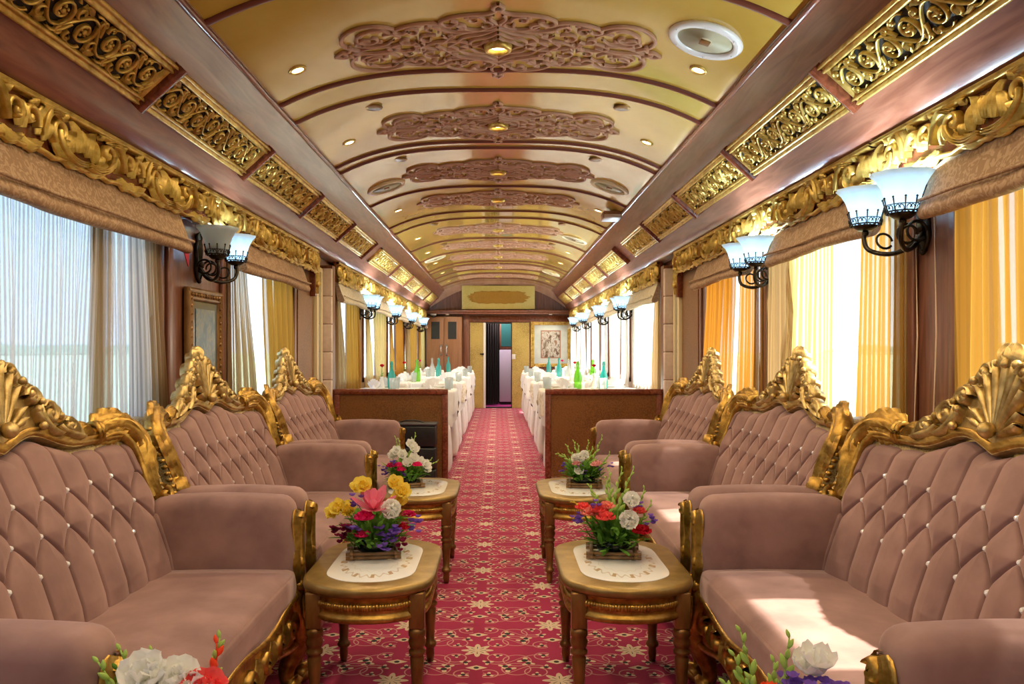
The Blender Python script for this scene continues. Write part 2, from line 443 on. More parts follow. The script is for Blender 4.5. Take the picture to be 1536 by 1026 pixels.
def acanthus(mb, pts, w, h, xf, h0=0, lobes=4):
    m = len(pts)-1
    ww = [w*max(.06, sin(pi*min(1, .12+.88*(i/m)**.8))*(1+.28*abs(sin(lobes*pi*i/m)))) for i in range(m+1)]
    hh = [h*(.5+.5*sin(pi*min(1, .15+.8*i/m))) for i in range(m+1)]
    mb.stroke(pts, ww, hh, xf, h0, prof=LEAFP)

# ================================================================== SHELL
SPX, SPY = 747, 526
W = 1.5
def arc_z(x): return 2.54-.185*(min(1, abs(x)/1.09))**3.1
Y0, Y1 = -2.4, 16.05

mb = MB(); mb.box(-1.6, 1.6, Y0-.1, Y1+.02, -.12, 0); struct('floor', mb, M['carpet'])
# cream barrel ceiling
mb = MB()
mb.grid(lambda u, v: ((u*2-1)*1.10, Y0+(Y1-Y0)*v, arc_z((u*2-1)*1.10)), 48, 30)
mb.box(-1.62, 1.62, Y0-.1, Y1, 2.58, 2.64)
struct('ceiling', mb, M['ceiling'])
# mahogany coves on both sides
def cove(sx, name):
    mb = MB()
    P = [(1.085,2.352),(1.10,2.335),(1.135,2.275),(1.18,2.205),(1.26,2.130),(1.34,2.060),(1.375,1.995),(1.40,1.955),(1.43,1.935),(1.53,1.935)]
    mb.grid(lambda u, v: (sx*P[min(9, int(round(u*9)))][0], Y0+(Y1-Y0)*v, P[min(9, int(round(u*9)))][1]), 9, 12)
    mb.box(min(sx*1.5, sx*1.62), max(sx*1.5, sx*1.62), Y0-.1, Y1, 1.93, 2.6)
    struct(name, mb, M['band'])
cove(-1, 'trim_1'); cove(1, 'trim_2')
# moulding where cove and cream ceiling meet
for k, sx in enumerate((-1, 1)):
    mb = MB()
    mb.tube([(sx*1.088, Y0+(Y1-Y0)*i/60, 2.352+.002*sin(i*2.1)) for i in range(61)], .017, 8)
    struct('trim_%d' % (3+k), mb, M['mahogany'])
# cross ribs
nt_ = 5
for y in (.6, 1.75, 2.95, 3.95, 4.25, 5.30, 5.46, 6.74, 7.93, 8.34, 9.83, 11.0, 12.35, 12.75, 13.6, 14.3, 15.3):
    mb = MB()
    xs = [-1.085+2.17*i/40 for i in range(41)]
    mb.stroke([(x, 0) for x in xs], .017, .016, lambda u, v, h, y=y: (u, y+v, arc_z(u)-h), 0, prof=[(-1,-.2),(-1,.7),(0,1),(1,.7),(1,-.2)])
    struct('trim_%d' % nt_, mb, M['rib']); nt_ += 1

# side walls with window openings
WINL = [(-1.9,-.2), (.35,3.47), (4.40,5.76), (7.20,8.38), (8.85,10.33), (10.80,12.28), (12.75,14.23), (14.68,15.85)]
WINR = [(-1.9,-.3), (1.15,2.56), (2.92,4.36), (4.50,5.80), (7.20,8.58), (9.05,10.38), (10.85,12.38), (12.85,14.05), (14.45,15.85)]
ZS, ZT = .80, 1.86
WN = 1
def side_wall(sx, name, wins):
    global WN
    mb = MB(); xa, xb = sorted((sx*W, sx*(W+.10)))
    mb.box(xa, xb, Y0-.1, Y1, -.1, ZS); mb.box(xa, xb, Y0-.1, Y1, ZT, 1.95)
    y = Y0-.1
    for a, b in wins:
        mb.box(xa, xb, y, a, ZS, ZT); y = b
    mb.box(xa, xb, y, Y1, ZS, ZT)
    struct(name, mb, M['mahogany_v'])
    for a, b in wins:
        fr = MB()
        for (ya, yb, za, zb) in ((a,a+.045,ZS,ZT), (b-.045,b,ZS,ZT), (a,b,ZS,ZS+.05), (a,b,ZT-.05,ZT)):
            x0, x1 = sorted((sx*(W-.012), sx*(W+.06))); fr.box(x0, x1, ya, yb, za, zb)
        if b-a > 2:
            x0, x1 = sorted((sx*(W+.0), sx*(W+.06))); c = (a+b)/2-.10
            fr.box(x0, x1, c-.03, c+.03, ZS, ZT)
        f = fr.build('window_%d' % WN, M['mahogany_v']); tag(f, kind='structure')
        pn = MB(); x0, x1 = sorted((sx*(W+.045), sx*(W+.051))); pn.box(x0, x1, a+.04, b-.04, ZS+.04, ZT-.04)
        pn.build('pane', M['pane_dimming' if sx < 0 and a < 4 else 'pane'], f); WN += 1  # left lounge panes get the daylight-dimming colour
side_wall(-1, 'wall_left', WINL); side_wall(1, 'wall_right', WINR)
mb = MB(); mb.box(-1.6, 1.6, Y0-.1, Y0, -.1, 2.6); struct('wall_back', mb, M['mahogany_v'])

# upright posts / casings beside windows
for sx, ys in ((-1, (3.52, 3.62, 4.33, 5.85)), (1, (2.60, 2.88, 4.43, 5.86))):
    for y in ys:
        mb = MB(); x0, x1 = sorted((sx*(W-.022), sx*W)); mb.rbox(x0, x1, y-.03, y+.03, .5, 1.93, .006, 2)
        struct('trim_%d' % nt_, mb, M['mahogany_v']); nt_ += 1
# lounge / saloon archway side pieces: woven panel, mirror strip, padded pilaster
for sx, side in ((-1, 'left'), (1, 'right')):
    mb = MB(); x0, x1 = sorted((sx*(W-.02), sx*W)); mb.box(x0, x1, 5.92, 6.42, 0, 1.93)
    o = struct('trim_%d' % nt_, mb, M['brown_weave']); nt_ += 1
    t = thing('mirror_strip', 'tall narrow mirror strip in a pale gilt frame beside %s padded pilaster' % side, 'mirror', (sx*1.47, 6.52, .05), 0)
    mb = MB(); mb.box(-.012, .012, -.06, .06, 0, 1.74); mb.build('mirror_glass', M['mirror'], t)
    mb = MB(); mb.rbox(-.022, .022, -.095, -.055, 0, 1.78, .006, 2); mb.rbox(-.022, .022, .055, .095, 0, 1.78, .006, 2); mb.rbox(-.022, .022, -.055, .055, 1.74, 1.78, .006, 2)
    mb.build('mirror_frame', M['cream_paint'], t)
    t = thing('padded_pilaster', 'pale pink padded pilaster closing off the %s side of the dining area' % side, 'pilaster', (sx*1.44, 6.66, 0), 0)
    z = 0
    core = MB(); core.box(-.06, .06, -.0, .12, 0, 1.86); core.build('core', M['mahogany_v'], t)
    for k in range(8):
        z0 = 1.835-(k+1)*.232; z1 = z0+.230
        mb = MB(); mb.rbox(-.062, .062, -.030, .01, max(0, z0), z1, .010, 3); mb.build('pad', M['padded'], t)

# end wall
def px(x, D=Y1): return (x-SPX)*D/1200
def pz(y, D=Y1): return CAMZ-(y-SPY)*D/1200
mb = MB()
dl, dr, dt = px(727), px(767), pz(484)
mb.box(-1.6, dl, Y1, Y1+.08, 0, 2.6); mb.box(dr, 1.6, Y1, Y1+.08, 0, 2.6); mb.box(dl, dr, Y1, Y1+.08, dt, 2.6)
struct('wall_end', mb, M['mahogany_v'])
for a, b in ((705, 725), (768, 794)):
    mb = MB(); mb.box(px(a), px(b), Y1-.015, Y1, .0, pz(484)); struct('trim_%d' % nt_, mb, M['gold_weave']); nt_ += 1
mb = MB(); mb.rbox(px(694), px(704), Y1-.05, Y1, 0, pz(470), .006, 2); struct('trim_%d' % nt_, mb, M['mahogany_v']); nt_ += 1
mb = MB(); mb.rbox(px(704), px(858), Y1-.03, Y1, pz(483), pz(474), .006, 2); struct('trim_%d' % nt_, mb, M['mahogany']); nt_ += 1
mb = MB(); mb.rbox(-1.45, 1.45, Y1-.30, Y1, 1.915, 1.945, .006, 2); mb.rbox(-1.45, 1.45, Y1-.26, Y1, 1.875, 1.915, .006, 2); struct('trim_%d' % nt_, mb, M['band']); nt_ += 1
# arched band at the end wall
mb = MB()
def arch(u, v):
    x = -1.36+2.72*u
    zt = arc_z(x) if abs(x) < 1.09 else arc_z(1.09)-(abs(x)-1.09)*1.15
    zl = 2.47-.50*(abs(x)/1.40)**2.3
    return (x, Y1-.05, (zt+.03)*(1-v)+zl*v)
mb.grid(arch, 40, 2)
mb.grid(lambda u, v: (lambda p: (p[0], Y1-.05+.05*v, p[2]))(arch(u, 1)), 40, 1)
struct('trim_%d' % nt_, mb, M['fret']); nt_ += 1
# door casing and open doorway
mb = MB(); mb.rbox(px(725), px(728.5), Y1-.035, Y1+.08, 0, dt, .004, 2)
f = mb.build('door_1', M['white_plastic']); tag(f, kind='structure')
mb = MB(); mb.box(dr-.004, dr+.012, Y1-.03, Y1+.09, 0, dt); mb.build('door_jamb', M['dark'], f)
mb = MB(); mb.box(dl, dr, Y1-.03, Y1+.09, dt-.02, dt+.01); mb.build('door_head', M['dark'], f)
mb = MB(); mb.tube([(px(720), Y1-.05, pz(531)), (px(724.5), Y1-.05, pz(531))], .010, 8); mb.ball((px(724.5), Y1-.04, pz(531)), .02); mb.build('door_latch', M['iron'], f)
mb = MB(); mb.box(dl, dr, Y1-.02, Y1+.10, 0, .02); mb.build('door_sill', M['dark'], f)
# corridor beyond
mb = MB(); mb.box(-.9, .9, Y1+.08, Y1+2.0, -.1, 0); struct('floor_corridor', mb, M['corridor_pink'])
mb = MB(); mb.box(-.9, -.30, Y1+.08, Y1+2.0, 0, 2.2); mb.box(.36, .9, Y1+.08, Y1+2.0, 0, 2.2); mb.box(-.9, .9, Y1+1.6, Y1+2, 0, 2.2); mb.box(-.9, .9, Y1+.08, Y1+2, 2.2, 2.3)
struct('wall_corridor', mb, M['dark'])
mb = MB()
mb.grid(lambda u, v: (-.29+.29*u, Y1+.70+.022*sin(u*38), .03+1.85*v), 60, 4)
mb.build('black_curtain', M['dark']); tag(bpy.data.objects['black_curtain'], 'black drape hanging inside the dark doorway of the end wall', 'curtain')
t = thing('corridor_cabinet', 'pale lilac cabinet with a dark glazed top seen through the doorway', 'cabinet', (.17, Y1+1.1, 0))
mb = MB(); mb.rbox(-.14, .15, -.1, .2, .06, 1.17, .008, 2); mb.build('body', M['lilac'], t)
mb = MB(); mb.rbox(-.14, .15, -.1, .2, 1.18, 1.82, .01, 2); mb.build('top_case', M['mahogany_v'], t)
mb = MB(); mb.box(-.10, .12, -.112, -.10, 1.24, 1.78); tag(mb.build('glass_door', simple('dark_teal_glass', (.03,.12,.11), .1), t), 'dark teal glass')
mb = MB(); mb.box(-.12, .13, -.06, .18, 0, .06); mb.build('plinth', M['dark'], t)

L = bpy.data.lights.new('corridor_fill_light', 'POINT'); L.energy = 45; L.color = (1,.9,.95); L.shadow_soft_size = .08; link('corridor_fill_light', L, None, (.05, Y1+.5, 2.0))  # added light without a fixture, brightens the corridor carpet
# exterior
mb = MB(); mb.grid(lambda u, v: (-900+1800*u, -900+1800*v, -1.3), 8, 8); struct('ground', mb, M['field'])
for sx, nm in ((-1, 'hills_left'), (1, 'hills_right')):
    mb = MB()
    mb.grid(lambda u, v: (sx*(260+60*v), -350+1000*u, -1.3+(2.5+2.6*abs(sin(u*37))+2.2*abs(sin(u*91+1)))*sin(pi*min(1, v*.9+.05))), 160, 5)
    struct(nm, mb, M['trees'])

# ================================================================== CARVED THINGS
# ceiling rosettes
def make_rosette():
    mb = MB()
    def S(pts, w=.0085, cl=False):
        for a in (1, -1):
            for b in (1, -1):
                mb.stroke([(a*p[0], b*p[1]) for p in pts], ([q*.8 for q in w] if isinstance(w, list) else w*.78), .011, lambda u, v, h: (u, v, arc_z(u)-2.54-h), .004, closed=cl,
                          prof=[(-1,-.2),(-1,.8),(-.5,1),(.5,1),(1,.8),(1,-.2)])
    # outline
    S(catmull([(0,.43),(.022,.395),(.012,.365),(.05,.335),(.12,.325),(.20,.30),(.245,.255),(.225,.215),(.19,.225),(.175,.255),(.20,.27)], 5), .010)
    S(catmull([(.225,.215),(.27,.245),(.33,.245),(.40,.225),(.445,.19),(.44,.16),(.41,.155),(.395,.18)], 5), .010)
    S(spiral(.555, .125, .135, .125, 2.6, -1.0, 22), .010)
    S(spiral(.555, .125, .085, .010, 2.2, -4.4, 22), .008)
    S(catmull([(.625,.02),(.655,.045),(.675,.025),(.70,.03),(.735,0)], 5), .010)
    S(catmull([(.44,.0),(.50,.03),(.58,.03),(.66,.0)], 5), .008)
    S(catmull([(.46,.10),(.50,.055),(.58,.05),(.63,.085),(.60,.125),(.56,.11)], 5), .007)
    S(catmull([(.47,.17),(.50,.21),(.56,.205),(.60,.16)], 5), .007)
    # inner ogees around the light
    for k in range(4):
        a = .085+.055*k; b = .065+.048*k
        S(catmull([(0,b+.03),(a*.35,b*.8),(a*.75,b*.62),(a*.95,b*.25),(a+.03,0)], 5), .0075)
    S(spiral(.10, .275, .045, .008, 3.4, -2.6, 18), .0075); S(spiral(.165, .20, .042, .008, 0, 6.0, 18), .0075)
    S(spiral(.055, .225, .040, .008, 1.5, 7.0, 18), .007)
    S(spiral(.29, .185, .045, .008, 3.9, -2.0, 18), .0075); S(spiral(.375, .165, .040, .008, 1.0, 6.6, 18), .007)
    S(spiral(.31, .085, .050, .008, 2.4, -3.6, 18), .0075); S(spiral(.405, .075, .045, .008, 3.4, 9.2, 18), .0075)
    S(spiral(.21, .115, .034, .006, 0, -6, 16), .007); S(spiral(.36, .02, .034, .006, 2, 8, 16), .007)
    S(bez((.02,.33),(.05,.29),(.02,.26),(.0,.23))); S(bez((.12,.02),(.2,.08),(.28,.05),(.35,0))); S(bez((.35,0),(.40,.07),(.46,.05),(.50,0)))
    S(bez((.10,.17),(.17,.13),(.24,.16),(.30,.235))); S(bez((.0,.20),(.08,.15),(.14,.17),(.18,.225))); S(bez((.43,.12),(.45,.16),(.47,.17),(.50,.15)))
    for (a, b) in ((.13,.30),(.23,.16),(.34,.225),(.26,.03),(.46,.0),(.52,.09),(.60,.06),(.66,.075),(.0,.38),(.69,.012)):
        S([(a-.012,b),(a-.006,b),(a,b),(a+.006,b),(a+.012,b)], [.003,.010,.013,.010,.003])
    return mb.mesh('rosette', M['fret'])
me_ros = make_rosette()
ROSY = [.0, 1.2, 2.42, 3.62, 4.89, 6.15, 7.28, 9.10, 10.42, 11.68, 13.15, 14.75]
ordn = ['first', 'second', 'third', 'fourth', 'fifth', 'sixth', 'seventh', 'eighth', 'ninth']
me_ring = None
def make_centre_light():
    mb = MB(); mb.lathe([(.040,0),(.060,0),(.066,-.010),(.060,-.030),(.046,-.034),(.040,-.02),(.040,0)], 24); ring = mb.mesh('bezel', M['gilt_bright'])
    mb = MB(); mb.lathe([(.0001,-.012),(.040,-.012)], 20); lens = mb.mesh('lens', M['lens']); return ring, lens
def make_downlight():
    mb = MB(); mb.lathe([(.028,.004),(.028,-.006),(.036,-.008),(.042,-.004),(.043,.004)], 24); ring = mb.mesh('bezel', M['gilt_bright'])
    mb = MB(); mb.lathe([(.0001,-.002),(.030,-.002)], 20); lens = mb.mesh('lens', M['lens']); return ring, lens
cl = make_centre_light(); dlm = make_downlight()
def add_light(t, z, e, size=150, col=(1,.78,.5), blend=.6):
    L = bpy.data.lights.new('downlight_lamp', 'SPOT'); L.energy = e; L.spot_size = math.radians(size); L.spot_blend = blend; L.color = col; L.shadow_soft_size = .035
    o = link('lamp', L, t, (0, 0, z)); return o
mb = MB(); mb.lathe([(.0001,-.006),(.02,-.008),(.03,-.004),(.045,-.008),(.055,.002)], 16); me_vent = mb.mesh('ceiling_vent', M['gilt_wood'])
n = 0
for i, y in enumerate(ROSY):
    if i < 3 and i != 2: pass
    if i >= 3:
        which = ordn[i-3]
        o = tag(link('ceiling_rosette', me_ros, None, (0, y, 2.54)), 'brown fretwork rosette on the arched ceiling, %s from the front' % which, 'ceiling ornament', 'fretwork rosettes along the ceiling')
    else: which = 'overhead behind the viewpoint %s' % ordn[i]
    lit = True
    t = thing('downlight', 'small round ceiling light in the heart of the %s rosette' % which if i >= 3 else 'round ceiling light %s' % which, 'ceiling light', (0, y, 2.536), 0, 'lights in the rosettes')
    link('bezel', cl[0], t); link('lens', cl[1], t); add_light(t, -.05, 19 if i < 7 else 30, col=(1,.78,.5) if i < 7 else (1,.88,.74))
    for sx, sd in ((-1, 'left'), (1, 'right')):
        z = arc_z(.915); tl = math.atan(.185*3.1*(.915/1.09)**2.1/1.09)
        t = thing('downlight', 'small round ceiling light at the %s end of the %s rosette' % (sd, which) if i >= 3 else 'round ceiling light %s on the %s' % (which, sd), 'ceiling light', (sx*.915, y+.03, z-.001), 0, 'side ceiling lights')
        t.rotation_euler = (0, sx*tl, 0)
        link('bezel', dlm[0], t); link('lens', dlm[1], t); add_light(t, -.03, 13 if i < 7 else 25, col=(1,.78,.5) if i < 7 else (1,.88,.74))
# little round vents
for sx, sd in ((-1, 'left'), (1, 'right')):
    for y, w_ in ((4.42, 'second'), (5.62, 'third'), (8.50, 'fifth'), (10.1, 'sixth')):
        o = tag(link('ceiling_vent', me_vent, None, (sx*.69, y, arc_z(.69)-.001)), 'tiny round brass vent %s of the %s ceiling rosette' % (sd, w_), 'vent', 'brass ceiling vents')
# ceiling speakers
def speaker(x, y, label):
    z = arc_z(x); tl = math.atan(.185*3.1*(abs(x)/1.09)**2.1/1.09)*(1 if x > 0 else -1)
    t = thing('ceiling_speaker', label, 'speaker', (x, y, z-.003), 0, 'round ceiling speakers'); t.rotation_euler = (0, tl, 0)
    mb = MB(); mb.lathe([(.118,.004),(.118,-.012),(.125,-.018),(.150,-.018),(.157,-.010),(.158,.004)], 36)
    for k in range(6):
        a = k*pi/3+.3; mb.ball((.137*cos(a), .137*sin(a), -.018), .004, 6, 4)
    mb.build('rim', M['porcelain'] if x > 0 and y < 4 else M['speaker'], t)
    mb = MB(); mb.lathe([(.0001,-.014),(.02,-.014),(.03,-.006),(.118,-.008)], 30); mb.build('cover', M['speaker'], t)
    mb = MB(); mb.rbox(-.022, .022, -.022, .022, -.020, -.012, .004, 2); mb.build('badge', M['gilt_wood'], t)
speaker(.865, 3.33, 'white rimmed round speaker in the ceiling beside the first rosette')
speaker(-.88, 6.30, 'round cream speaker in the ceiling left of the third rosette')
speaker(.88, 6.30, 'round cream speaker in the ceiling right of the third rosette')
speaker(.88, 9.25, 'round cream speaker right of the fifth rosette')
speaker(-.88, 11.2, 'round cream speaker left of the seventh rosette')
speaker(.88, 13.3, 'round cream speaker near the end wall on the ceiling')
t = thing('access_box', 'small brown and cream air unit box on the right edge of the ceiling', 'air unit', (1.015, 7.12, 2.345))
mb = MB(); mb.rbox(-.09, .07, -.12, .12, -.03, .03, .006, 2); mb.build('body', M['tan_wood'], t)
mb = MB(); mb.rbox(-.085, .065, -.126, -.118, -.028, .0, .003, 2); mb.build('outlet', M['white_plastic'], t)

# cove grilles
def make_grille(L, s2=False):
    ax, az = .16/.216, -.145/.216; nx, nz = -.145/.216, -.16/.216
    x0, z0 = 1.18-1.26, 2.205-2.13
    def xf(u, v, h): return (x0+ax*v+nx*h, u, z0+az*v+nz*h)
    WD = .216; h = L/2
    back = MB(); back.add([xf(-h+.03,.02,.006), xf(h-.03,.02,.006), xf(h-.03,WD-.02,.006), xf(-h+.03,WD-.02,.006)], [(0,1,2,3)], True)
    frm = MB(); P = [(-1,0),(-1,.7),(-.55,1),(-.3,.55),(.1,.5),(.4,.9),(.8,.75),(1,.35),(1,0)]
    a, b = .004, WD-.004; fw = .019; e = h-.022
    frm.stroke([(-e, a+fw), (e, a+fw)], fw, .030, xf, 0, prof=P[::-1]); frm.stroke([(-e, b-fw), (e, b-fw)], fw, .030, xf, 0, prof=P)
    frm.stroke([(-e+.017, a+fw), (-e+.017, b-fw)], .017, .024, xf); frm.stroke([(e-.017, a+fw), (e-.017, b-fw)], .017, .024, xf)
    div = MB(); div.stroke([(-h+.002, -.004), (-h+.002, WD+.004)], .019, .042, xf, prof=[(-1,0),(-1,.8),(-.7,1),(.7,1),(1,.8),(1,0)])
    fr = MB(); c = WD/2; A = .038; lo, hi = -h+.055, h-.055; n = max(2, int(round((hi-lo)/.135))); st = (hi-lo)/n
    def S(p, w=.0048, hh=.013): fr.stroke(p, w, hh, xf, .010)
    main = [(lo+(hi-lo)*i/(n*10), c+A*1.15*sin(pi*i/10)) for i in range(n*10+1)]
    S(main, .0052)
    for k in range(n):
        sg = 1 if k % 2 == 0 else -1; u = lo+st*(k+.5)
        S(spiral(u, c-sg*.006, .046, .011, sg*2.2, sg*(2.2+7.6), 26), .0050, .015)
        fr.ball(xf(u, c-sg*.006, .016), .010, 6, 4)
        for j in range(5):
            a_ = j*2*pi/5; fr.ball(xf(u+.016*cos(a_), c-sg*.006+.016*sin(a_), .015), .0065, 6, 4)
        S(spiral(u+st*.46, c+sg*.036, .022, .005, -sg*1.8, sg*4.2, 14), .0045)
        S(spiral(u-st*.36, c+sg*.048, .018, .004, -sg*1.0, sg*4.5, 12), .004)
        S(spiral(u+st*.30, c-sg*.050, .018, .004, sg*1.0, -sg*4.5, 12), .004)
        S(bez((u-.03, c-sg*.055), (u-.01, c-sg*.075), (u+.03, c-sg*.07), (u+.045, c-sg*.05)), .004)
        S(bez((u-.07, c+sg*.01), (u-.05, c+sg*.06), (u-.02, c+sg*.07), (u+.01, c+sg*.055)), .0045)
        acanthus(fr, bez((u+.02, c+sg*.045), (u+.035, c+sg*.06), (u+.05, c+sg*.062), (u+.065, c+sg*.055), 6), .009, .014, xf, .008, 2)
        acanthus(fr, bez((u-.055, c-sg*.02), (u-.065, c-sg*.035), (u-.07, c-sg*.05), (u-.062, c-sg*.064), 6), .009, .014, xf, .008, 2)
    return (('backing', back.mesh('backing', M['dark'])), ('frame', frm.mesh('frame', M['gilt_bright'])), ('divider', div.mesh('divider', M['mahogany'])), ('fretwork', fr.mesh('fretwork', M['gilt_bright'])))
G1 = make_grille(1.186); G2 = make_grille(1.48)
LY = [-.59+1.187*k for k in range(7)]
def put_grille(G, sx, y, label, grp):
    t = thing('cove_grille', label, 'grille', (sx*1.26, y, 2.13), 0 if sx > 0 else pi, grp)
    for nme, me in G: link(nme, me, t)
for sx, sd in ((-1, 'left'), (1, 'right')):
    k = 0
    for y in LY:
        yc = y+.573
        if yc < 1.0: lab = 'gilded scroll grille of the %s cove beside the viewpoint' % sd
        else:
            lab = 'gilded openwork scroll grille in the %s lounge cove, %s counting from the viewpoint' % (sd, ordn[k]); k += 1
        put_grille(G1, sx, yc, lab, 'gilded cove grilles in the lounge')
    for k in range(5):
        put_grille(G2, sx, 8.86+1.485*k, 'gilded openwork scroll grille in the %s dining cove, %s past the partition' % (sd, ordn[k]), 'gilded cove grilles in the dining area')

# carved cornices
def cornice_tile(mb, u0, T, flip=1):
    def xf(u, v, h): return (-h, u0+flip*u, v)
    H = .165
    acanthus(mb, bez((0,.02), (.25*T,-.005), (.50*T,.03), (.52*T,.09), 12), .022, .034, xf, 0, 5)
    mb.stroke(spiral(.44*T, .085, .048, .010, -.9, 4.9, 20), taper(20, .011), .030, xf, .002)
    acanthus(mb, bez((.50*T,.13), (.62*T,.155), (.72*T,.12), (.76*T,.05), 10), .020, .034, xf, 0, 4)
    mb.stroke(spiral(.90*T, .088, .046, .010, 3.6, -2.2, 20), taper(20, .0105), .030, xf, .002)
    acanthus(mb, bez((.72*T,.03), (.82*T,.0), (.95*T,.0), (1.02*T,.03), 10), .019, .032, xf, 0, 4)
    acanthus(mb, bez((.10*T,.05), (.08*T,.09), (.12*T,.13), (.22*T,.145), 8), .016, .032, xf, 0, 3)
    acanthus(mb, bez((.22*T,.04), (.24*T,.08), (.21*T,.11), (.14*T,.12), 8), .015, .030, xf, 0, 3)
    mb.stroke(bez((.30*T,.145), (.40*T,.16), (.6*T,.15), (.68*T,.145)), .010, .02, xf, 0)
    for q in (.0, .008, -.008):
        mb.stroke(bez((.02*T,.018+q), (.25*T,-.005+q), (.49*T,.03+q), (.51*T,.085+q*.4), 12), taper(12, .003), .040, xf, 0)
        mb.stroke(bez((.51*T,.13+q), (.62*T,.155+q), (.71*T,.12+q), (.75*T,.055+q), 10), taper(10, .003), .040, xf, 0)
    for (u1, v1, u2, v2) in ((.58,.10,.60,.05), (.62,.10,.66,.04), (.02,.06,.05,.13), (.97,.05,.99,.13), (.34,.04,.31,.075), (.80,.13,.83,.155), (.33,.13,.36,.155)):
        acanthus(mb, bez((u1*T, v1), ((u1*.7+u2*.3)*T, v1*.6+v2*.4+.01), ((u1*.3+u2*.7)*T, v1*.3+v2*.7+.008), (u2*T, v2), 6), .011, .030, xf, 0, 2)
    mb.ball(xf(.44*T, .085, .018), .014, 7, 5); mb.ball(xf(.90*T, .088, .018), .013, 7, 5)
def cornice(sx, ya, yb, label, mat):
    L = yb-ya; n = max(1, int(round(L/.36))); T = L/n
    t = thing('carved_cornice', label, 'cornice', (sx*1.425, (ya+yb)/2, 1.765), 0 if sx > 0 else pi, None)
    mb = MB()
    for k in range(n): cornice_tile(mb, -L/2+T*k if k % 2 == 0 else -L/2+T*(k+1), T, 1 if k % 2 == 0 else -1)
    mb.build('scrollwork', mat, t)
    mb = MB(); xf = lambda u, v, h: (-h, u, v)
    mb.stroke([(-L/2, .165), (L/2, .165)], .011, .032, xf, -.01, prof=[(1,0),(1,.7),(.4,1),(0,.7),(-.4,1),(-1,.6),(-1,0)][::-1])
    for v in (.012,): mb.stroke([(-L/2+L*i/(n*12), v+.010*abs(sin(pi*i/6))-.012) for i in range(n*12+1)], .009, .018, xf, 0)
    mb.build('rail', mat, t)
    mb = MB(); mb.box(.012, .035, -L/2, L/2, -.005, .172); mb.build('backing_board', M['mahogany'], t)
cornice(-1, -1.2, 6.30, 'long gilded carved leaf cornice above the left lounge windows', M['gilt_bright'])
cornice(-1, 7.10, 15.7, 'gilded carved cornice above the left dining windows', M['gilt_bright'])
cornice(1, -1.2, 3.02, 'gilded carved leaf cornice above the nearest right window', M['gilt_bright'])
cornice(1, 3.035, 6.42, 'gilded carved leaf cornice above the far right lounge windows', M['gilt_bright'])
cornice(1, 7.10, 15.7, 'gilded carved cornice above the right dining windows', M['gilt_bright'])
for sx, sd, ye in ((-1, 'left', 6.32), (1, 'right', 6.44)):
    t = thing('gilt_bracket', 'small gilded bracket finishing the %s lounge cornice by the mirror strip' % sd, 'bracket', (sx*1.435, ye, 1.60))
    mb = MB(); xf = lambda u, v, h: (-sx*h, u, v)
    acanthus(mb, [(0, .32), (0, .25), (.0, .18), (.01, .12), (0, .06), (0, 0)], .03, .03, xf, 0, 4)
    mb.stroke(spiral(0, .07, .03, .006, 0, 6, 14), .009, .03, xf); mb.build('leaf', M['gilt_bright'], t)
    mb = MB(); x0, x1 = sorted((0, sx*.06)); mb.rbox(x0, x1, -.03, .03, -.02, .33, .006, 2); mb.build('block', M['mahogany'], t)

# roman shades
def shade(sx, ya, yb, label, mat, zt=1.80, zb=1.595):
    t = thing('roman_shade', label, 'blind', (sx*1.42, (ya+yb)/2, zb), 0 if sx > 0 else pi, None)
    L = yb-ya; h = zt-zb
    P = [(.035, h), (.016, h*.85), (-.004, h*.6), (-.022, h*.35), (-.040, h*.15), (-.046, h*.05), (-.036, -.008), (-.010, -.008), (.012, .008), (.020, .03), (.03, .10)]
    Q = catmull(P, 3)
    mb = MB()
    def f(u, v):
        p = Q[min(len(Q)-1, int(round(v*(len(Q)-1))))]; y = -L/2+L*u; w = .006*sin(y*9)+.004*sin(y*23+1)
        e = 1-.25*exp(-((.5-abs(u-.5))/.02)**2)
        return (p[0]*1.0+w*(1-p[1]/h)*.8, y, p[1]+.006*sin(y*5+2)*(1-p[1]/h))
    mb.grid(f, 40, len(Q)-1)
    for sgn in (-1, 1):
        y = sgn*L/2; n = len(Q)
        mb.add([(q[0]+(.006*sin(y*9)+.004*sin(y*23+1))*(1-q[1]/h)*.8, y, q[1]+.006*sin(y*5+2)*(1-q[1]/h)) for q in Q], [tuple(range(n)) if sgn > 0 else tuple(range(n))[::-1]], True)
    mb.build('fabric', mat, t)
    for zz in (.045,):
        mb = MB(); mb.tube([(-.047+.006*sin(y*9), y, zz) for y in [-L/2+L*i/30 for i in range(31)]], .006, 6); mb.build('fold', mat, t)
    return t
shade(-1, .4, 3.60, 'beige brocade roman shade over the big left lounge window', M['shade'])
shade(-1, 4.38, 5.86, 'beige brocade roman shade over the narrow left lounge window', M['shade'])
shade(1, 1.2, 2.62, 'beige brocade roman shade over the nearest right window', M['shade'])
shade(1, 3.02, 4.12, 'beige brocade roman shade over the middle right lounge window', M['shade'])
shade(1, 4.52, 5.72, 'beige brocade roman shade over the right lounge window beside the pilaster', M['shade'])
for k, (a, b) in enumerate(WINL[3:]): shade(-1, a-.05, b+.03, 'pale roman shade on the %s left dining window from the partition' % ordn[k], M['shade_pale'])
for k, (a, b) in enumerate(WINR[4:]): shade(1, a-.05, b+.03, 'pale roman shade on the %s right dining window from the partition' % ordn[k], M['shade_pale'])

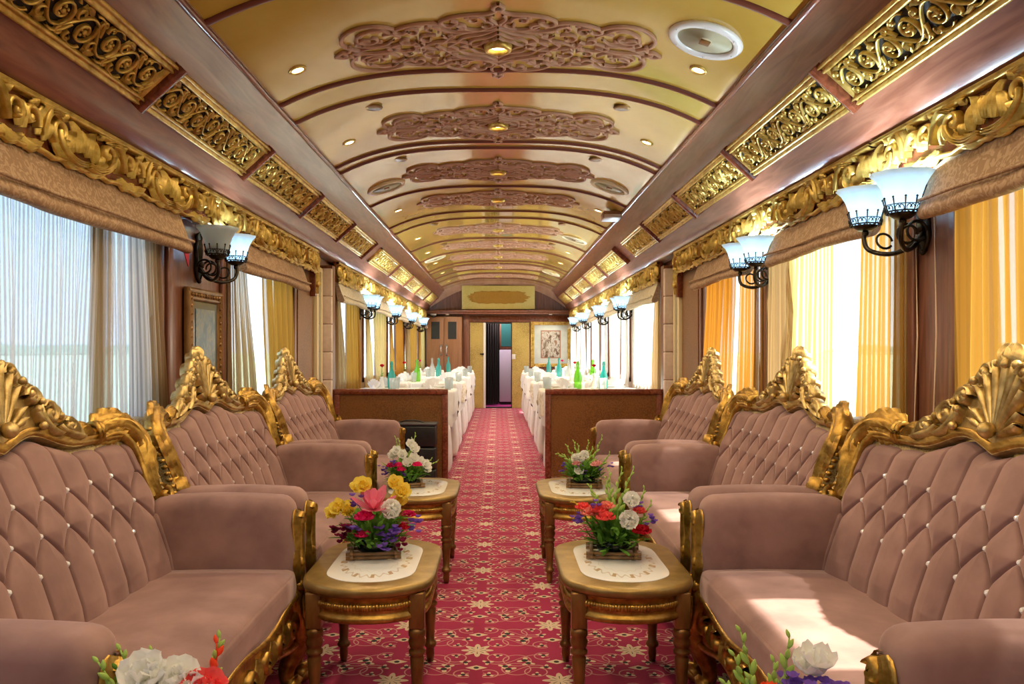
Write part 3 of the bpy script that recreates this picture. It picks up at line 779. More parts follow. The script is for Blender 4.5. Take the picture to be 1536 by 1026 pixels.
# curtains
def curtain(sx, t0, t1, b0, b1, label, mat, amp=.018, fr=9.0, tie=None, zt=1.80, zb=.72, full=1.5):
    """t0,t1: extent along the coach at the top; b0,b1 at the bottom"""
    mb = MB(); c0 = (t0+t1)/2; ph = R.uniform(0, 6); n = max(24, int((max(abs(t1-t0), abs(b1-b0)))*130))
    wd = max(abs(t1-t0), abs(b1-b0))*full
    def f(u, v):
        s = v*v*(3-2*v) if tie is None else v
        a = b0+(t0-b0)*s; b = b1+(t1-b1)*s
        if tie is not None:
            tc, tv, tw = tie; k = exp(-((v-tv)/.16)**2); a = a*(1-k)+(tc-tw)*k; b = b*(1-k)+(tc+tw)*k
        y = a+(b-a)*u
        k = 2*pi*fr*wd*u
        am = amp*(.7+.3*sin(3*v+ph))
        return (-am*(sin(k+ph)+.45*sin(k*.43+ph*2+v*1.5)), y-c0+.006*sin(k*1.0+1+v), zb+(zt-zb)*v-1.2)
    mb.grid(f, n, 14, uv=lambda u, v: (u*wd, v))
    o = mb.build('window_curtain', mat, None, (sx*1.458, c0, 1.2), 0)
    if sx < 0:
        pass
    return tag(o, label, 'curtain')
curtain(-1, .3, 1.7, .3, 1.75, 'sheer ivory curtain nearest the viewpoint on the left', M['sheer_ivory'])
curtain(-1, 1.62, 2.90, 1.70, 2.84, 'ivory striped sheer curtain covering the near half of the big left window', M['sheer_ivory'], .02, 5)
curtain(-1, 2.86, 2.97, 2.84, 2.99, 'brown gathered curtain fold in the middle of the big left window', M['sheer_brown'], .02, 14)
curtain(-1, 2.92, 3.40, 2.90, 3.50, 'ivory striped sheer curtain on the far half of the big left window', M['sheer_ivory'], .022, 6)
curtain(-1, 3.28, 3.42, 3.30, 3.53, 'beige dense curtain edge beside the framed picture post', M['sheer_brown'], .02, 9)
curtain(-1, 4.33, 4.62, 4.33, 4.86, 'brown striped curtain right beside the framed picture', M['sheer_brown'], .016, 11)
curtain(-1, 4.98, 5.62, 5.12, 5.66, 'golden curtain at the far side of the narrow left lounge window', M['sheer_gold'], .02, 9)
curtain(1, 1.1, 1.72, 1.1, 1.66, 'golden sheer curtain at the near side of the nearest right window', M['sheer_gold'])
curtain(1, 2.20, 2.56, 2.17, 2.57, 'golden striped sheer curtain at the far side of the nearest right window', M['sheer_gold'], .02, 8)
curtain(1, 2.87, 3.22, 2.87, 3.26, 'golden pleated curtain at the near side of the middle right window', M['sheer_gold'], .018, 11)
curtain(1, 3.46, 4.02, 3.46, 4.10, 'pale yellow sheer curtain across the middle right lounge window', M['sheer_cream'], .012, 7)
curtain(1, 3.98, 4.30, 3.92, 4.34, 'brown tied-back curtain at the far side of the middle right window', M['sheer_brown'], .016, 11)
curtain(1, 4.46, 4.80, 4.46, 4.86, 'amber pleated curtain at the near side of the right window beside pilaster', M['sheer_amber'], .016, 10)
curtain(1, 4.96, 5.55, 5.02, 5.74, 'amber flared curtain at the far side of the right window beside pilaster', M['sheer_amber'], .016, 9)
cmL = ['sheer_brown', 'sheer_gold', 'sheer_cream', 'sheer_cream', 'sheer_gold', 'sheer_amber', 'sheer_brown', 'sheer_gold', 'sheer_gold', 'sheer_cream']
for k, (a, b) in enumerate(WINL[3:]):
    w_ = b-a
    curtain(-1, a-.03, a+.12, a-.03, a+.36*w_, '%s-coloured curtain on the near side of the %s left dining window' % (cmL[2*k][6:], ordn[k]), M[cmL[2*k]], .018, 9)
    curtain(-1, a+.42*w_, b-.02, a+.50*w_, b+.02, '%s-coloured curtain on the far side of the %s left dining window' % (cmL[2*k+1][6:], ordn[k]), M[cmL[2*k+1]], .02, 8)
for k, (a, b) in enumerate(WINR[4:]):
    w_ = b-a
    curtain(1, a-.02, a+.14*w_, a-.02, a+.24*w_, '%s curtain on the near side of the %s right dining window' % ('grey-beige' if k == 0 else 'white', ordn[k]), M['sheer_brown' if k == 0 else 'sheer_white'], .018, 9)
    curtain(1, a+.50*w_, b, a+.30*w_ if k == 0 else a+.45*w_, b+.01, 'white sheer curtain on the far side of the %s right dining window' % ordn[k], M['sheer_white'], .02, 8)

# blind cords by the near right post and red pennant on the left
for k, (y, nm) in enumerate(((2.78, 'far'), (2.66, 'near'))):
    mb = MB(); mb.tube([(1.452, y, 1.60), (1.456, y-.003, 1.2), (1.45, y+.004, .9), (1.452, y, .72)], .003, 6); mb.ball((1.452, y, .71), .008)
    tag(mb.build('blind_cord', M['cord']), 'thin beige blind cord hanging on the right post, the %s one' % nm, 'cord', 'blind cords')
mb = MB(); mb.add([(-.0,-.05,.10),(0,.05,.12),(0,.03,0),(.004,-.05,.10),(.004,.05,.12),(.004,.03,0)], [(0,1,2),(5,4,3),(0,2,5,3),(1,4,5,2),(0,3,4,1)], True)
tag(mb.build('red_pennant', M['red_cloth'], None, (-1.455, 3.72, 1.545)), 'small dark red cloth tag hanging beside the left wall lamp', 'pennant')

# framed pictures
def picture(name, label, w, h, fw, loc, rz, frame, mat_m, art, aw, ah, border=None, tilt=0):
    t = thing(name, label, 'picture', loc, rz)
    xf = lambda u, v, hh: (u, -hh, v)
    mb = MB(); a, b = w/2-fw/2, h/2-fw/2
    P = [(-1,0),(-1,.75),(-.6,1),(-.3,.6),(.2,.65),(.6,.9),(1,.4),(1,0)]
    mb.box(-w/2+.004, w/2-.004, -.012, 0, -h/2+.004, h/2-.004)
    for p, q in (((-a,-b),(a,-b)), ((a,-b),(a,b)), ((a,b),(-a,b)), ((-a,b),(-a,-b))):
        dx, dy = (q[0]-p[0]), (q[1]-p[1]); l = sqrt(dx*dx+dy*dy); dx *= fw/2/l; dy *= fw/2/l
        mb.stroke([(p[0]-dx, p[1]-dy), (q[0]+dx, q[1]+dy)], fw/2, .03, xf, 0, prof=P)
        m_ = int(l/.035)
        for i in range(m_):
            f_ = (i+.5)/m_; mb.ball(xf(p[0]+(q[0]-p[0])*f_, p[1]+(q[1]-p[1])*f_, .022), fw*.16, 6, 4)
    mb.build('frame', frame, t)
    mb = MB(); mb.box(-w/2+fw, w/2-fw, -.016, -.012, -h/2+fw, h/2-fw); mb.build('mat_board', mat_m, t)
    if border:
        mb = MB(); mb.box(-aw/2-.02, aw/2+.02, -.0175, -.015, -ah/2-.02, ah/2+.02); mb.build('inner_border', border, t)
    mb = MB(); mb.box(-aw/2, aw/2, -.020, -.016, -ah/2, ah/2); mb.build('artwork', art, t)
    return t
picture('framed_picture', 'tall gold-framed dark picture on the left wall under the wall lamp', .46, .62, .065, (-1.488, 4.02, 1.145), pi/2, M['gilt_wood'], simple('grey_mat', (.10,.12,.12), .08), M['art_blue'], .26, .42)
picture('framed_picture', 'square gold-framed picture with pale mat on the end wall', .80, .91, .07, (px(826), Y1-.003, pz(516.5)), 0, M['gilt_bright'], M['art_mat'], M['art_city'], .36, .52, M['art_border'])

# name plate
t = thing('name_plate', 'yellow gold plaque with darker carved scroll panel above the end door', 'plaque', (px(747.5), Y1-.075, pz(446.5)))
mb = MB(); mb.rbox(-.73, .73, -.012, .012, -.235, .235, .004, 2); mb.build('board', M['plate'], t)
N = 72; ol = []
for i in range(N):
    a = 2*pi*i/N; ca, sa = cos(a), sin(a)
    e = (abs(ca)**4+abs(sa)**4)**-.25; r = 1+.05*sin(a*22)+.03*sin(a*9+1)
    x, z = .56*ca*e*r, .125*sa*e*r
    if abs(ca) > .97: x *= 1.08
    ol.append((x, z))
mb = MB(); mb.prism(ol, lambda u, v, h: (u, -.012-h, v), 0, .014); mb.build('carved_panel', M['plate_dark'], t)
mb = MB(); xf = lambda u, v, h: (u, -.024-h, v)
for i in range(-4, 5):
    mb.stroke(spiral(i*.105, .0, .045, .008, i, i+6, 14), .006, .008, xf)
for sg in (-1, 1):
    mb.stroke([(sg*.48, -.08), (sg*.53, 0), (sg*.48, .08)], .008, .008, xf); mb.stroke([(-.48, sg*.095), (-.2, sg*.105), (0, sg*.095), (.2, sg*.105), (.48, sg*.095)], .006, .008, xf)
mb.build('carved_scrolls', M['plate_dark'], t)

# cupboard on the end wall
cx = px(667.5); cw = .35
t = thing('tall_cupboard', 'tall tan wood double-door cupboard with black grille windows at the end', 'cupboard', (cx, Y1-.28, 0))
mb = MB(); mb.rbox(-cw, cw, -.04, .24, 0, pz(476), .008, 2); mb.build('carcass', M['tan_wood'], t)
for sg, nm in ((-1, 'left'), (1, 'right')):
    x0, x1 = sorted((sg*.004, sg*(cw-.02)))
    mb = MB(); mb.rbox(x0, x1, -.062, -.038, .08, pz(478), .006, 2); d = mb.build('door', M['tan_wood'], t)
    xc = sg*.165
    mb = MB(); mb.box(xc-.082, xc+.082, -.066, -.060, pz(509), pz(483.5)); mb.build('grille_window', M['black_grille'], d)
    mb = MB(); mb.tube(bez((sg*.055,-.066,pz(519)), (sg*.055,-.11,pz(521)), (sg*.055,-.11,pz(529)), (sg*.055,-.066,pz(532))), .012, 8); mb.lathe([(.022,-.004),(.018,.004)], 12, (sg*.055,-.07,pz(519)), 'y'); mb.lathe([(.022,-.004),(.018,.004)], 12, (sg*.055,-.07,pz(532)), 'y'); mb.build('handle', M['steel'], d)
# camera dome, switch
t = thing('security_camera', 'small white dome camera above the cupboard on the left', 'camera', (px(650, 15.7), 15.74, 1.875))
mb = MB(); mb.lathe([(.06,0),(.06,-.02),(.05,-.03)], 20); mb.build('base', M['white_plastic'], t)
mb = MB(); mb.lathe([(.048,-.03),(.044,-.05),(.028,-.07),(.0001,-.078)], 20); mb.build('dome', M['black'], t)
t = thing('light_switch', 'tiny white light switch on the gold panel right of the doorway', 'switch', (px(770.5), Y1-.016, pz(535)))
mb = MB(); mb.rbox(-.035, .035, -.010, 0, -.05, .05, .003, 2); mb.build('plate', M['white_plastic'], t)
mb = MB(); mb.rbox(-.012, .012, -.015, -.009, -.02, .02, .002, 2); mb.build('rocker', M['white_plastic'], t)
for k, x in enumerate((671, 826)):
    t = thing('spotlight', 'little white spotlight under the end beam, %s the doorway' % ('left of' if k == 0 else 'right of'), 'spotlight', (px(x, 15.8), 15.80, 1.874))
    mb = MB(); mb.lathe([(.035,0),(.035,-.012),(.028,-.018)], 16); mb.build('bezel', M['white_plastic'], t)
    mb = MB(); mb.lathe([(.0001,-.017),(.026,-.017)], 16); mb.build('lens', M['lens'], t); add_light(t, -.03, 6, 120, (1,.9,.75))

# ================================================================== SOFAS
OX = .98
def fx(z): return 1.078+(min(z, .88)-.45)*.40+.24*max(0, z-.88)
def ztop(s):
    a = abs(s); return .872+.052*exp(-((a-.13)/.12)**2)+.006*exp(-(a/.1)**2)
def bend(s):
    t = max(0, (abs(s)-.40)/.28); return -.062*t**1.7
def RX(s, z, h):
    t = max(0, (abs(s)-.40)/.28); sl = .075*1.7*t**.7/.28; c = 1/sqrt(1+sl*sl)
    return (fx(z)+bend(s)-OX-.93*h*c, s-(1 if s > 0 else -1)*h*sl*c*.93, z+.37*h)
def mirror_strokes(fn):
    for sg in (1, -1): fn(sg)
def tuft_d(s, z):
    a, zr = .124, (.76, .675, .590)
    yb = (z-zr[2])/.085                      # 0,1,2 = button rows
    ks = a
    if 0 <= yb <= 2:
        fl = min(1, int(yb)); td = 1-(yb-fl); ks = .080+(a-.080)*abs(cos(pi*td))**1.5; yb = fl+1-sin(pi/2*td)
    if yb > 2:
        k = abs(((s/a)+.5+.5) % 1-.5)*a if False else abs(((s/a+.5)+.5) % 1-.5)*a
        gro = exp(-(k/.0040)**2); near = 0
    elif yb < 0:
        k = abs(((s/a+.5)+.5) % 1-.5)*a; gro = exp(-(k/.0040)**2)
    else:
        p = s/a+.5+yb/2; q = s/a+.5-yb/2
        dp = abs((p+.5) % 1-.5)*ks; dq = abs((q+.5) % 1-.5)*ks
        k = min(dp, dq); gro = exp(-(k/.0040)**2)
    pil = .013*(1-exp(-(k/.030)**1.6))
    # button pull
    bd = 0
    for r, zz in enumerate(zr):
        off = .5 if r != 1 else 0
        c = round(s/a-off)+off; dd = ((s-c*a)**2+(z-zz)**2)**.5
        bd = max(bd, exp(-(dd/.012)**2))
    edge = min(1, (.592-abs(s))/.03)
    return (.014+pil)*max(0, edge)**.5-.019*gro-.001*bd
def make_back():
    mb = MB()
    def f(u, v):
        s = -.592+1.184*u; zt = ztop(s); z = .43+(zt-.43)*v
        d = tuft_d(s, z)
        roll = max(0, (z-(zt-.055))/.055)
        lowr = .5+.5*min(1, (z-.43)/.05)
        d = d*lowr*(1-.55*roll)+.012*sin(pi*min(1, v))
        return RX(s, z-.012*roll**2, d-.028*roll**2)
    mb.grid(f, 430, 130); return mb.mesh('backrest', M['velvet'])
def make_shell():
    mb = MB(); n = 60; rows = []
    def top(s):
        a = abs(s); zt = .885 if a < .40 else .885+.03*sin(pi*min(1, (a-.40)/.30))
        return zt if a < .60 else zt-.10*((a-.60)/.08)**2
    K = 14
    def f(u, v):
        s = -.672+1.344*u; zt = top(s); t = v
        th = .115
        if t < .45: z = .14+(zt-.04-.14)*t/.45; return (fx(z)+bend(s)-OX+.004, s, z)
        if t < .6:
            a = (t-.45)/.15*pi; z0 = zt-.04; return (fx(z0)+bend(s)*(.75+.25*cos(a))-OX+.004+th/2-th/2*cos(a), s, z0+.04*sin(a))
        z = (zt-.04)-(zt-.04-.14)*(t-.6)/.4; return (fx(z)+bend(s)*.5-OX+.004+th-.02*(1-z), s, z)
    mb.grid(f, n, 24)
    m = 25
    for i, fl in ((0, False), (n, True)):
        b = i*m; idx = [b+j for j in range(m)]
        mb.f.append(tuple(idx if fl else idx[::-1])); mb.flat.add(len(mb.f)-1)
    return mb.mesh('back_panel', M['side_weave'])
OUT = [(0,1.168),(.020,1.150),(.030,1.118),(.060,1.122),(.098,1.104),(.116,1.070),(.112,1.052),(.150,1.056),(.185,1.034),(.192,1.004),(.228,1.004),(.262,.980),(.264,.956),(.300,.952),(.335,.935),(.352,.908),(.362,.882)]
OUT = [(p, .88+(q-.88)*.93) for p, q in OUT]
def make_crest():
    mb = MB()
    right = catmull(OUT, 3); ol = [(-a, b) for a, b in right[::-1]]+right[1:]
    bot = [(-.36+.72*i/30, ztop(-.36+.72*i/30)-.01) for i in range(31)]
    mb.prism((ol+bot[::-1])[::-1], RX, -.028, .012)
    mb.stroke(ol, .012, .034, RX, .0)
    for k in range(-5, 6):
        a = pi/2-k*.235; r1 = .175-.010*abs(k)**1.3
        pts = [(cos(a)*(.02+r1*t/8)*(.9), .925+sin(a)*(.02+r1*t/8)*(1 if abs(k) < 4 else .8)) for t in range(9)]
        pts = [(p[0], max(p[1], ztop(p[0])+.008)) for p in pts]
        mb.stroke(pts, [.004+.0115*t/8 if t < 8 else .004 for t in range(9)], [.018+.016*t/8 for t in range(9)], RX, .008)
    for i in range(13):
        a = pi*(i/12)*1.0; mb.ball(RX(cos(a)*.165, .935+sin(a)*.175, .03), .0125, 7, 5)
    for sg in (1, -1):
        def S(p, w=.012, h=.026): mb.stroke([(sg*a, b) for a, b in p], w, h, RX, .010)
        S(spiral(.215, .965, .036, .008, 2.6, -4.6, 22), .0095, .030); S(spiral(.300, .925, .024, .006, 2.6, -4.2, 18), .008, .028)
        S(spiral(.150, 1.015, .030, .006, 3.0, -3.6, 18), .0085, .03); S(spiral(.075, 1.082, .028, .006, 3.2, -3.0, 18), .0085, .028)
        S(bez((.36,.885), (.32,.90), (.27,.90), (.245,.93)), taper(10, .014), .03)
        S(bez((.25,.905), (.2,.92), (.17,.95), (.172,.99)), taper(10, .013), .03)
        S(bez((.19,.93), (.17,.95), (.155,.97), (.15,.985)), taper(10, .010), .03)
        acanthus(mb, [(sg*a, b) for a, b in bez((.345,.90), (.33,.93), (.29,.95), (.27,.945), 8)], .016, .03, RX, .010, 3)
        acanthus(mb, [(sg*a, b) for a, b in bez((.245,.97), (.24,.995), (.21,1.0), (.195,.995), 8)], .014, .03, RX, .010, 3)
        acanthus(mb, [(sg*a, b) for a, b in bez((.10,1.045), (.13,1.05), (.15,1.045), (.165,1.03), 8)], .014, .03, RX, .010, 3)
        for (a, b) in ((.215,.965), (.30,.925), (.15,1.015), (.075,1.082), (.26,.955), (.185,1.0), (.12,1.055)): mb.ball(RX(sg*a, b, .03), .011, 7, 5)
    for k in (-1, 0, 1):
        acanthus(mb, bez((k*.012,1.10), (k*.03,1.12), (k*.035,1.14), (k*.018,1.16), 7), .014, .03, RX, .012, 2)
    mb.ball(RX(0, 1.105, .03), .014); mb.ball(RX(0, .935, .04), .022)
    return mb.mesh('crest', M['gilt_pale'])
def make_rail():
    mb = MB()
    pts = [(-.59+1.18*i/60, ztop(-.59+1.18*i/60)+.004) for i in range(61)]
    mb.stroke(pts, .013, .026, RX, .0, prof=[(-1,-.6),(-1,.3),(-.5,.9),(0,.6),(.5,1),(1,.3),(1,-.6)])
    for sg in (1, -1):
        P = catmull([(.35,.895),(.375,.915),(.40,.905),(.425,.890),(.455,.895)], 4)
        mb.tube([RX(sg*a, b, .004) for a, b in P], [.020-.004*sin(pi*i/(len(P)-1)) for i in range(len(P))], 10)
        acanthus(mb, [(sg*a, b) for a, b in P], .020, .030, RX, .006, 3)
        for a in (.452, .470): mb.tube([RX(sg*a, z, h) for z, h in [(.895+.030*cos(t*pi/8), .030*sin(t*pi/8)) for t in range(16)]], .008, 6, closed=True)
    return mb.mesh('top_rail', M['gilt'])
def make_post(sg):
    mb = MB()
    P = catmull([(.462,.886),(.49,.900),(.535,.912),(.585,.910),(.628,.885),(.648,.850),(.645,.815),(.630,.765),(.622,.715),(.632,.675),(.648,.650)], 4)
    m = len(P)-1
    rad = [.012+.020*sin(pi*min(1, (i/m)*1.35))**.8 if i/m < .72 else .012+.008*sin(pi*(i/m-.72)/.28) for i in range(m+1)]
    mb.tube([RX(sg*a, b, -.002) for a, b in P], rad, 12, 1.15)
    acanthus(mb, [(sg*a, b) for a, b in P[:int(m*.55)]], .050, .052, RX, -.010, 7)
    acanthus(mb, [(sg*a, b) for a, b in P[int(m*.45):int(m*.98)]], .034, .040, RX, .0, 5)
    inn = catmull([(.47,.872),(.53,.880),(.575,.868),(.598,.825),(.596,.77),(.590,.72),(.592,.67)], 5)
    mb.stroke([(sg*a, b) for a, b in inn], .010, .030, RX, .0)
    mb.stroke([(sg*a, b) for a, b in spiral(.640, .668, .026, .006, 1.4, -4.8, 18)], .010, .036, RX, .005)
    for i in range(11):
        z = .66+i*.022; mb.ball((fx(z)+bend(.668)-OX+.012, sg*.668, z), .013, 7, 5, (1, .8, .7))
    mb.ball(RX(sg*.645, .652, .0), .020, 8, 6)
    return mb.mesh('corner_post', M['gilt'])
def make_arm(sg):
    mb = MB()
    def fn(x, y, z):
        t = (x-(.675-OX))/.46
        b = .010*sin(pi*min(1, max(0, t)))
        k = min(1, max(0, (z-.50)/.17))
        return (x-.012*sin(pi*min(1, max(0, (z-.3)/.37)))*(1 if t < .2 else 0), y+(.010*(1 if y > sg*.63 else -1))*sin(pi*min(1, max(0, (z-.32)/.36))), z+b*k-.010*(1-t)*k*0)
    bm = bmesh.new(); bmesh.ops.create_cube(bm, size=1)
    for v in bm.verts: v.co = Vector((.905-OX+v.co.x*.46, sg*.63+v.co.y*.118, .475+v.co.z*.39))
    bmesh.ops.bevel(bm, geom=[e for e in bm.edges if max(v.co.z for v in e.verts) > .6 or min(v.co.x for v in e.verts) < .7-OX and max(v.co.x for v in e.verts) < .7-OX], offset=.042, segments=5, profile=.5, affect='EDGES')
    bmesh.ops.subdivide_edges(bm, edges=[e for e in bm.edges if e.calc_length() > .12], cuts=6, use_grid_fill=True)
    mb.addbm(bm, fn); return mb.mesh('arm', M['velvet'])
def make_armfront(sg):
    mb = MB()
    xf = lambda u, v, h: (.668-OX-h, sg*.63+u, v)
    for d in (-1, 1):
        acanthus(mb, bez((d*.006,.625), (d*.040,.60), (d*.020,.54), (d*.022,.48), 10), .016, .024, xf, 0, 4)
        acanthus(mb, bez((d*.018,.50), (d*.034,.46), (d*.010,.41), (d*.014,.35), 10), .015, .024, xf, 0, 4)
    mb.stroke(spiral(.0, .595, .024, .006, .4, 6.4, 16), .008, .034, xf)
    mb.stroke([(0,.60),(.004,.52),(-.004,.44),(0,.34)], [.006,.012,.014,.010], .036, xf, -.006)
    mb.ball(xf(0, .455, .012), .020); mb.ball(xf(0, .375, .012), .022)
    return mb.mesh('arm_carving', M['gilt'])
def make_seat():
    mb = MB(); bm = bmesh.new(); bmesh.ops.create_cube(bm, size=1)
    x0, x1 = .662-OX, 1.09-OX
    for v in bm.verts: v.co = Vector(((x0+x1)/2+v.co.x*(x1-x0), v.co.y*1.142, .385+v.co.z*.115))
    bmesh.ops.subdivide_edges(bm, edges=bm.edges[:], cuts=9, use_grid_fill=True)
    bmesh.ops.bevel(bm, geom=[e for e in bm.edges if all(abs(v.co.x-x0) < 1e-4 and v.co.z > .44 for v in e.verts)], offset=.035, segments=5, profile=.5, affect='EDGES')
    def fn(x, y, z):
        a = (x-x0)/(x1-x0); k = max(0, (z-.33)/.115)
        z2 = z+.018*sin(pi*min(1, a*.9+.1))*cos(y*2.3)*k
        if z < .34 and a < .1: z2 = z+.014*cos(y*11)
        return (x-.012*(1-a)*sin(pi*k)*1.0, y, z2)
    mb.addbm(bm, fn); return mb.mesh('seat', M['velvet'])
def make_apron():
    mb = MB(); xf = lambda u, v, h: (.672-OX-h, u, v)
    n = 48; top = []; bot = []
    for i in range(n+1):
        s = -.60+1.2*i/n; a = abs(s)
        top.append((s, .338+.014*cos(s*11))); bot.append((s, .19+.05*sin(a*5.2)**2-.045*exp(-(s/.10)**2)))
    mb.prism(top+bot[::-1], xf, -.03, .006)
    mb.stroke(top, .009, .022, xf, .004); mb.stroke(bot, .010, .022, xf, .002)
    for sg in (1, -1):
        for c, r in ((.12,.040), (.26,.038), (.40,.036), (.52,.034)):
            mb.stroke(spiral(sg*c, .27, r, .007, sg*2, -sg*4.4 + (0 if sg > 0 else 0), 20), .009, .026, xf, .004)
            acanthus(mb, bez((sg*(c+.03),.245), (sg*(c+.06),.24), (sg*(c+.08),.27), (sg*(c+.07),.30), 7), .016, .026, xf, .004, 3)
    for k in range(-3, 4):
        acanthus(mb, [(sin(k*.45)*.075*t/6, .215+cos(k*.45)*.085*t/6) for t in range(7)], .014, .026, xf, .004, 2)
    return mb.mesh('apron', M['gilt'])
def make_leg(sg, front=True):
    mb = MB()
    if front:
        P = catmull([(.700,.632,.36),(.672,.632,.30),(.660,.634,.235),(.672,.640,.165),(.700,.645,.10),(.700,.648,.055),(.672,.650,.028)], 4)
        m = len(P)-1
        mb.tube([(a-OX, sg*b, c) for a, b, c in P], [.050-.026*min(1, i/m*1.25) + (.014 if i > m-4 else 0) for i in range(m+1)], 12, up=(0, 1, 0))
        xf = lambda u, v, h: (.622-OX-h+abs(v-.25)*.12, sg*.634+u, v)
        acanthus(mb, bez((0,.345), (.01,.30), (-.01,.25), (0,.19), 8), .034, .026, xf, -.006, 4)
        mb.ball((.680-OX, sg*.650, .026), .030, 10, 6, (1, 1, .86))
    else:
        mb.rbox(1.10-OX, 1.15-OX, sg*.62-.025, sg*.62+.025, 0, .30, .008, 2)
    return mb.mesh('leg', M['gilt'])
def make_base():
    mb = MB(); mb.box(.70-OX, 1.14-OX, -.66, .66, .20, .335); return mb.mesh('underframe', M['mahogany'])
def make_button():
    mb = MB(); mb.lathe([(.0001,.0095),(.0048,.0080),(.0088,.0030),(.0096,0),(.0075,-.012)], 8); me = mb.mesh('crystal_button', M['crystal'])
    me.polygons.foreach_set('use_smooth', [False]*len(me.polygons)); return me
S_ME = dict(back=make_back(), shell=make_shell(), crest=make_crest(), rail=make_rail(), p1=make_post(1), p2=make_post(-1), a1=make_arm(1), a2=make_arm(-1),
            c1=make_armfront(1), c2=make_armfront(-1), seat=make_seat(), apron=make_apron(), l1=make_leg(1), l2=make_leg(-1), r1=make_leg(1, False), r2=make_leg(-1, False), base=make_base(), btn=make_button())
def put_sofa(sx, y, label):
    t = thing('carved_sofa', label, 'sofa', (sx*OX, y, 0), 0 if sx > 0 else pi, 'tufted sofas down both sides of the lounge')
    for nme, k in (('backrest','back'), ('back_panel','shell'), ('crest','crest'), ('top_rail','rail'), ('corner_post','p1'), ('corner_post','p2'), ('arm','a1'), ('arm','a2'), ('arm_carving','c1'), ('arm_carving','c2'),
                   ('seat','seat'), ('apron','apron'), ('leg','l1'), ('leg','l2'), ('leg','r1'), ('leg','r2'), ('underframe','base')):
        o_ = link(nme, S_ME[k], t)
        if k == 'back': bk = o_
    for r, z in enumerate((.76, .675, .590)):
        off = .5 if r != 1 else 0
        cols = [k+off for k in range(-4, 4)] if r != 1 else range(-4, 5)
        for c in cols:
            s = c*.124; b = link('crystal_button', S_ME['btn'], bk, RX(s, z, .017)); b.rotation_euler = (0, -pi/2+.38, 0)
    return t
SY = (2.01, 3.43, 4.85)
for sx, sd in ((-1, 'left'), (1, 'right')):
    for k, y in enumerate(SY):
        put_sofa(sx, y, 'dusty pink tufted sofa with gilded crest on the %s, %s' % (sd, ('closest to the viewpoint', 'middle of the three', 'last one before the partition')[k]))

# ================================================================== SIDE TABLES
def tab_outline(k, n=6):
    q = [(.212,.0),(.212,.10),(.210,.175),(.195,.232),(.162,.272),(.112,.308),(.060,.325),(0,.331)]
    q = catmull(q, n)
    if k != 1: q = [(a-(1-k)*.225 if a > .0 else 0, b) for a, b in q] if False else [(a*k, b*(1-(1-k)*.72)) for a, b in q]
    f = q; out = f+[(-a, b) for a, b in f[::-1][1:]]
    out = out+[(a, -b) for a, b in out[::-1][1:-1]]
    return out
def make_table():
    O = tab_outline(1)
    parts = []
    def ringmesh(mb, levels):
        n = len(O); base = len(mb.v); vs = []; fs = []
        for k, z in levels: vs += [(a*k, b*(1-(1-k)*.70), z) for a, b in O]
        for i in range(len(levels)-1):
            for j in range(n): fs.append((i*n+j, i*n+(j+1) % n, (i+1)*n+(j+1) % n, (i+1)*n+j))
        fs.append(tuple((len(levels)-1)*n+j for j in range(n))); fs.append(tuple(range(n))[::-1]); mb.add(vs, fs)
    mb = MB(); ringmesh(mb, [(.90,.400),(.965,.402),(.99,.408),(1.0,.416),(.995,.425),(.975,.431),(.95,.433)]); parts.append(('tabletop', mb.mesh('tabletop', M['gilt_top'])))
    mb = MB(); ringmesh(mb, [(.68,.4325),(.68,.4345),(.672,.4352)]); parts.append(('inlay', mb.mesh('inlay', M['inlay'])))
    mb = MB(); ringmesh(mb, [(.86,.318),(.90,.320),(.925,.328),(.915,.338),(.885,.343),(.885,.350),(.885,.388),(.90,.394),(.92,.400)])
    n = len(O)
    for i in range(0, n, 1):
        a, b = O[i]; mb.ball((a*.888, b*(1-.112*.70), .369), .0105, 6, 4, (1, 1, 1.2))
    parts.append(('apron', mb.mesh('apron', M['gilt'])))
    for sx in (1, -1):
        for sy in (1, -1):
            mb = MB(); mb.rbox(sx*.160-.024, sx*.160+.024, sy*.238-.024, sy*.238+.024, .288, .402, .005, 2)
            prof = [(.001,0),(.012,0),(.016,.03),(.0145,.052),(.021,.056),(.0245,.064),(.021,.072),(.015,.078),(.0165,.12),(.0195,.16),(.0225,.196),(.018,.203),(.026,.209),(.027,.218),(.019,.225),(.024,.231),(.0285,.246),(.0225,.260),(.0275,.266),(.027,.280),(.022,.290),(.001,.292)]
            mb.lathe(prof, 16, (sx*.160, sy*.238, 0), wob=lambda i, a: 1+(.05*cos(a*8) if 7 <= i <= 9 else 0)); parts.append(('leg', mb.mesh('leg', M['gilt_wood'])))
    return parts
T_ME = make_table()
TY = (1.31, 2.73, 4.20)
for sx, sd in ((-1, 'left'), (1, 'right')):
    for k, y in enumerate(TY):
        t = thing('side_table', 'gilded oval side table with white inlaid top, %s side, %s' % (sd, ('under the nearest bouquet', 'second from the viewpoint', 'third and farthest')[k]), 'side table', (sx*(.412 if k < 2 else .416), y, 0), 0, 'gilded side tables along the aisle')
        for nme, me in T_ME: link(nme, me, t)

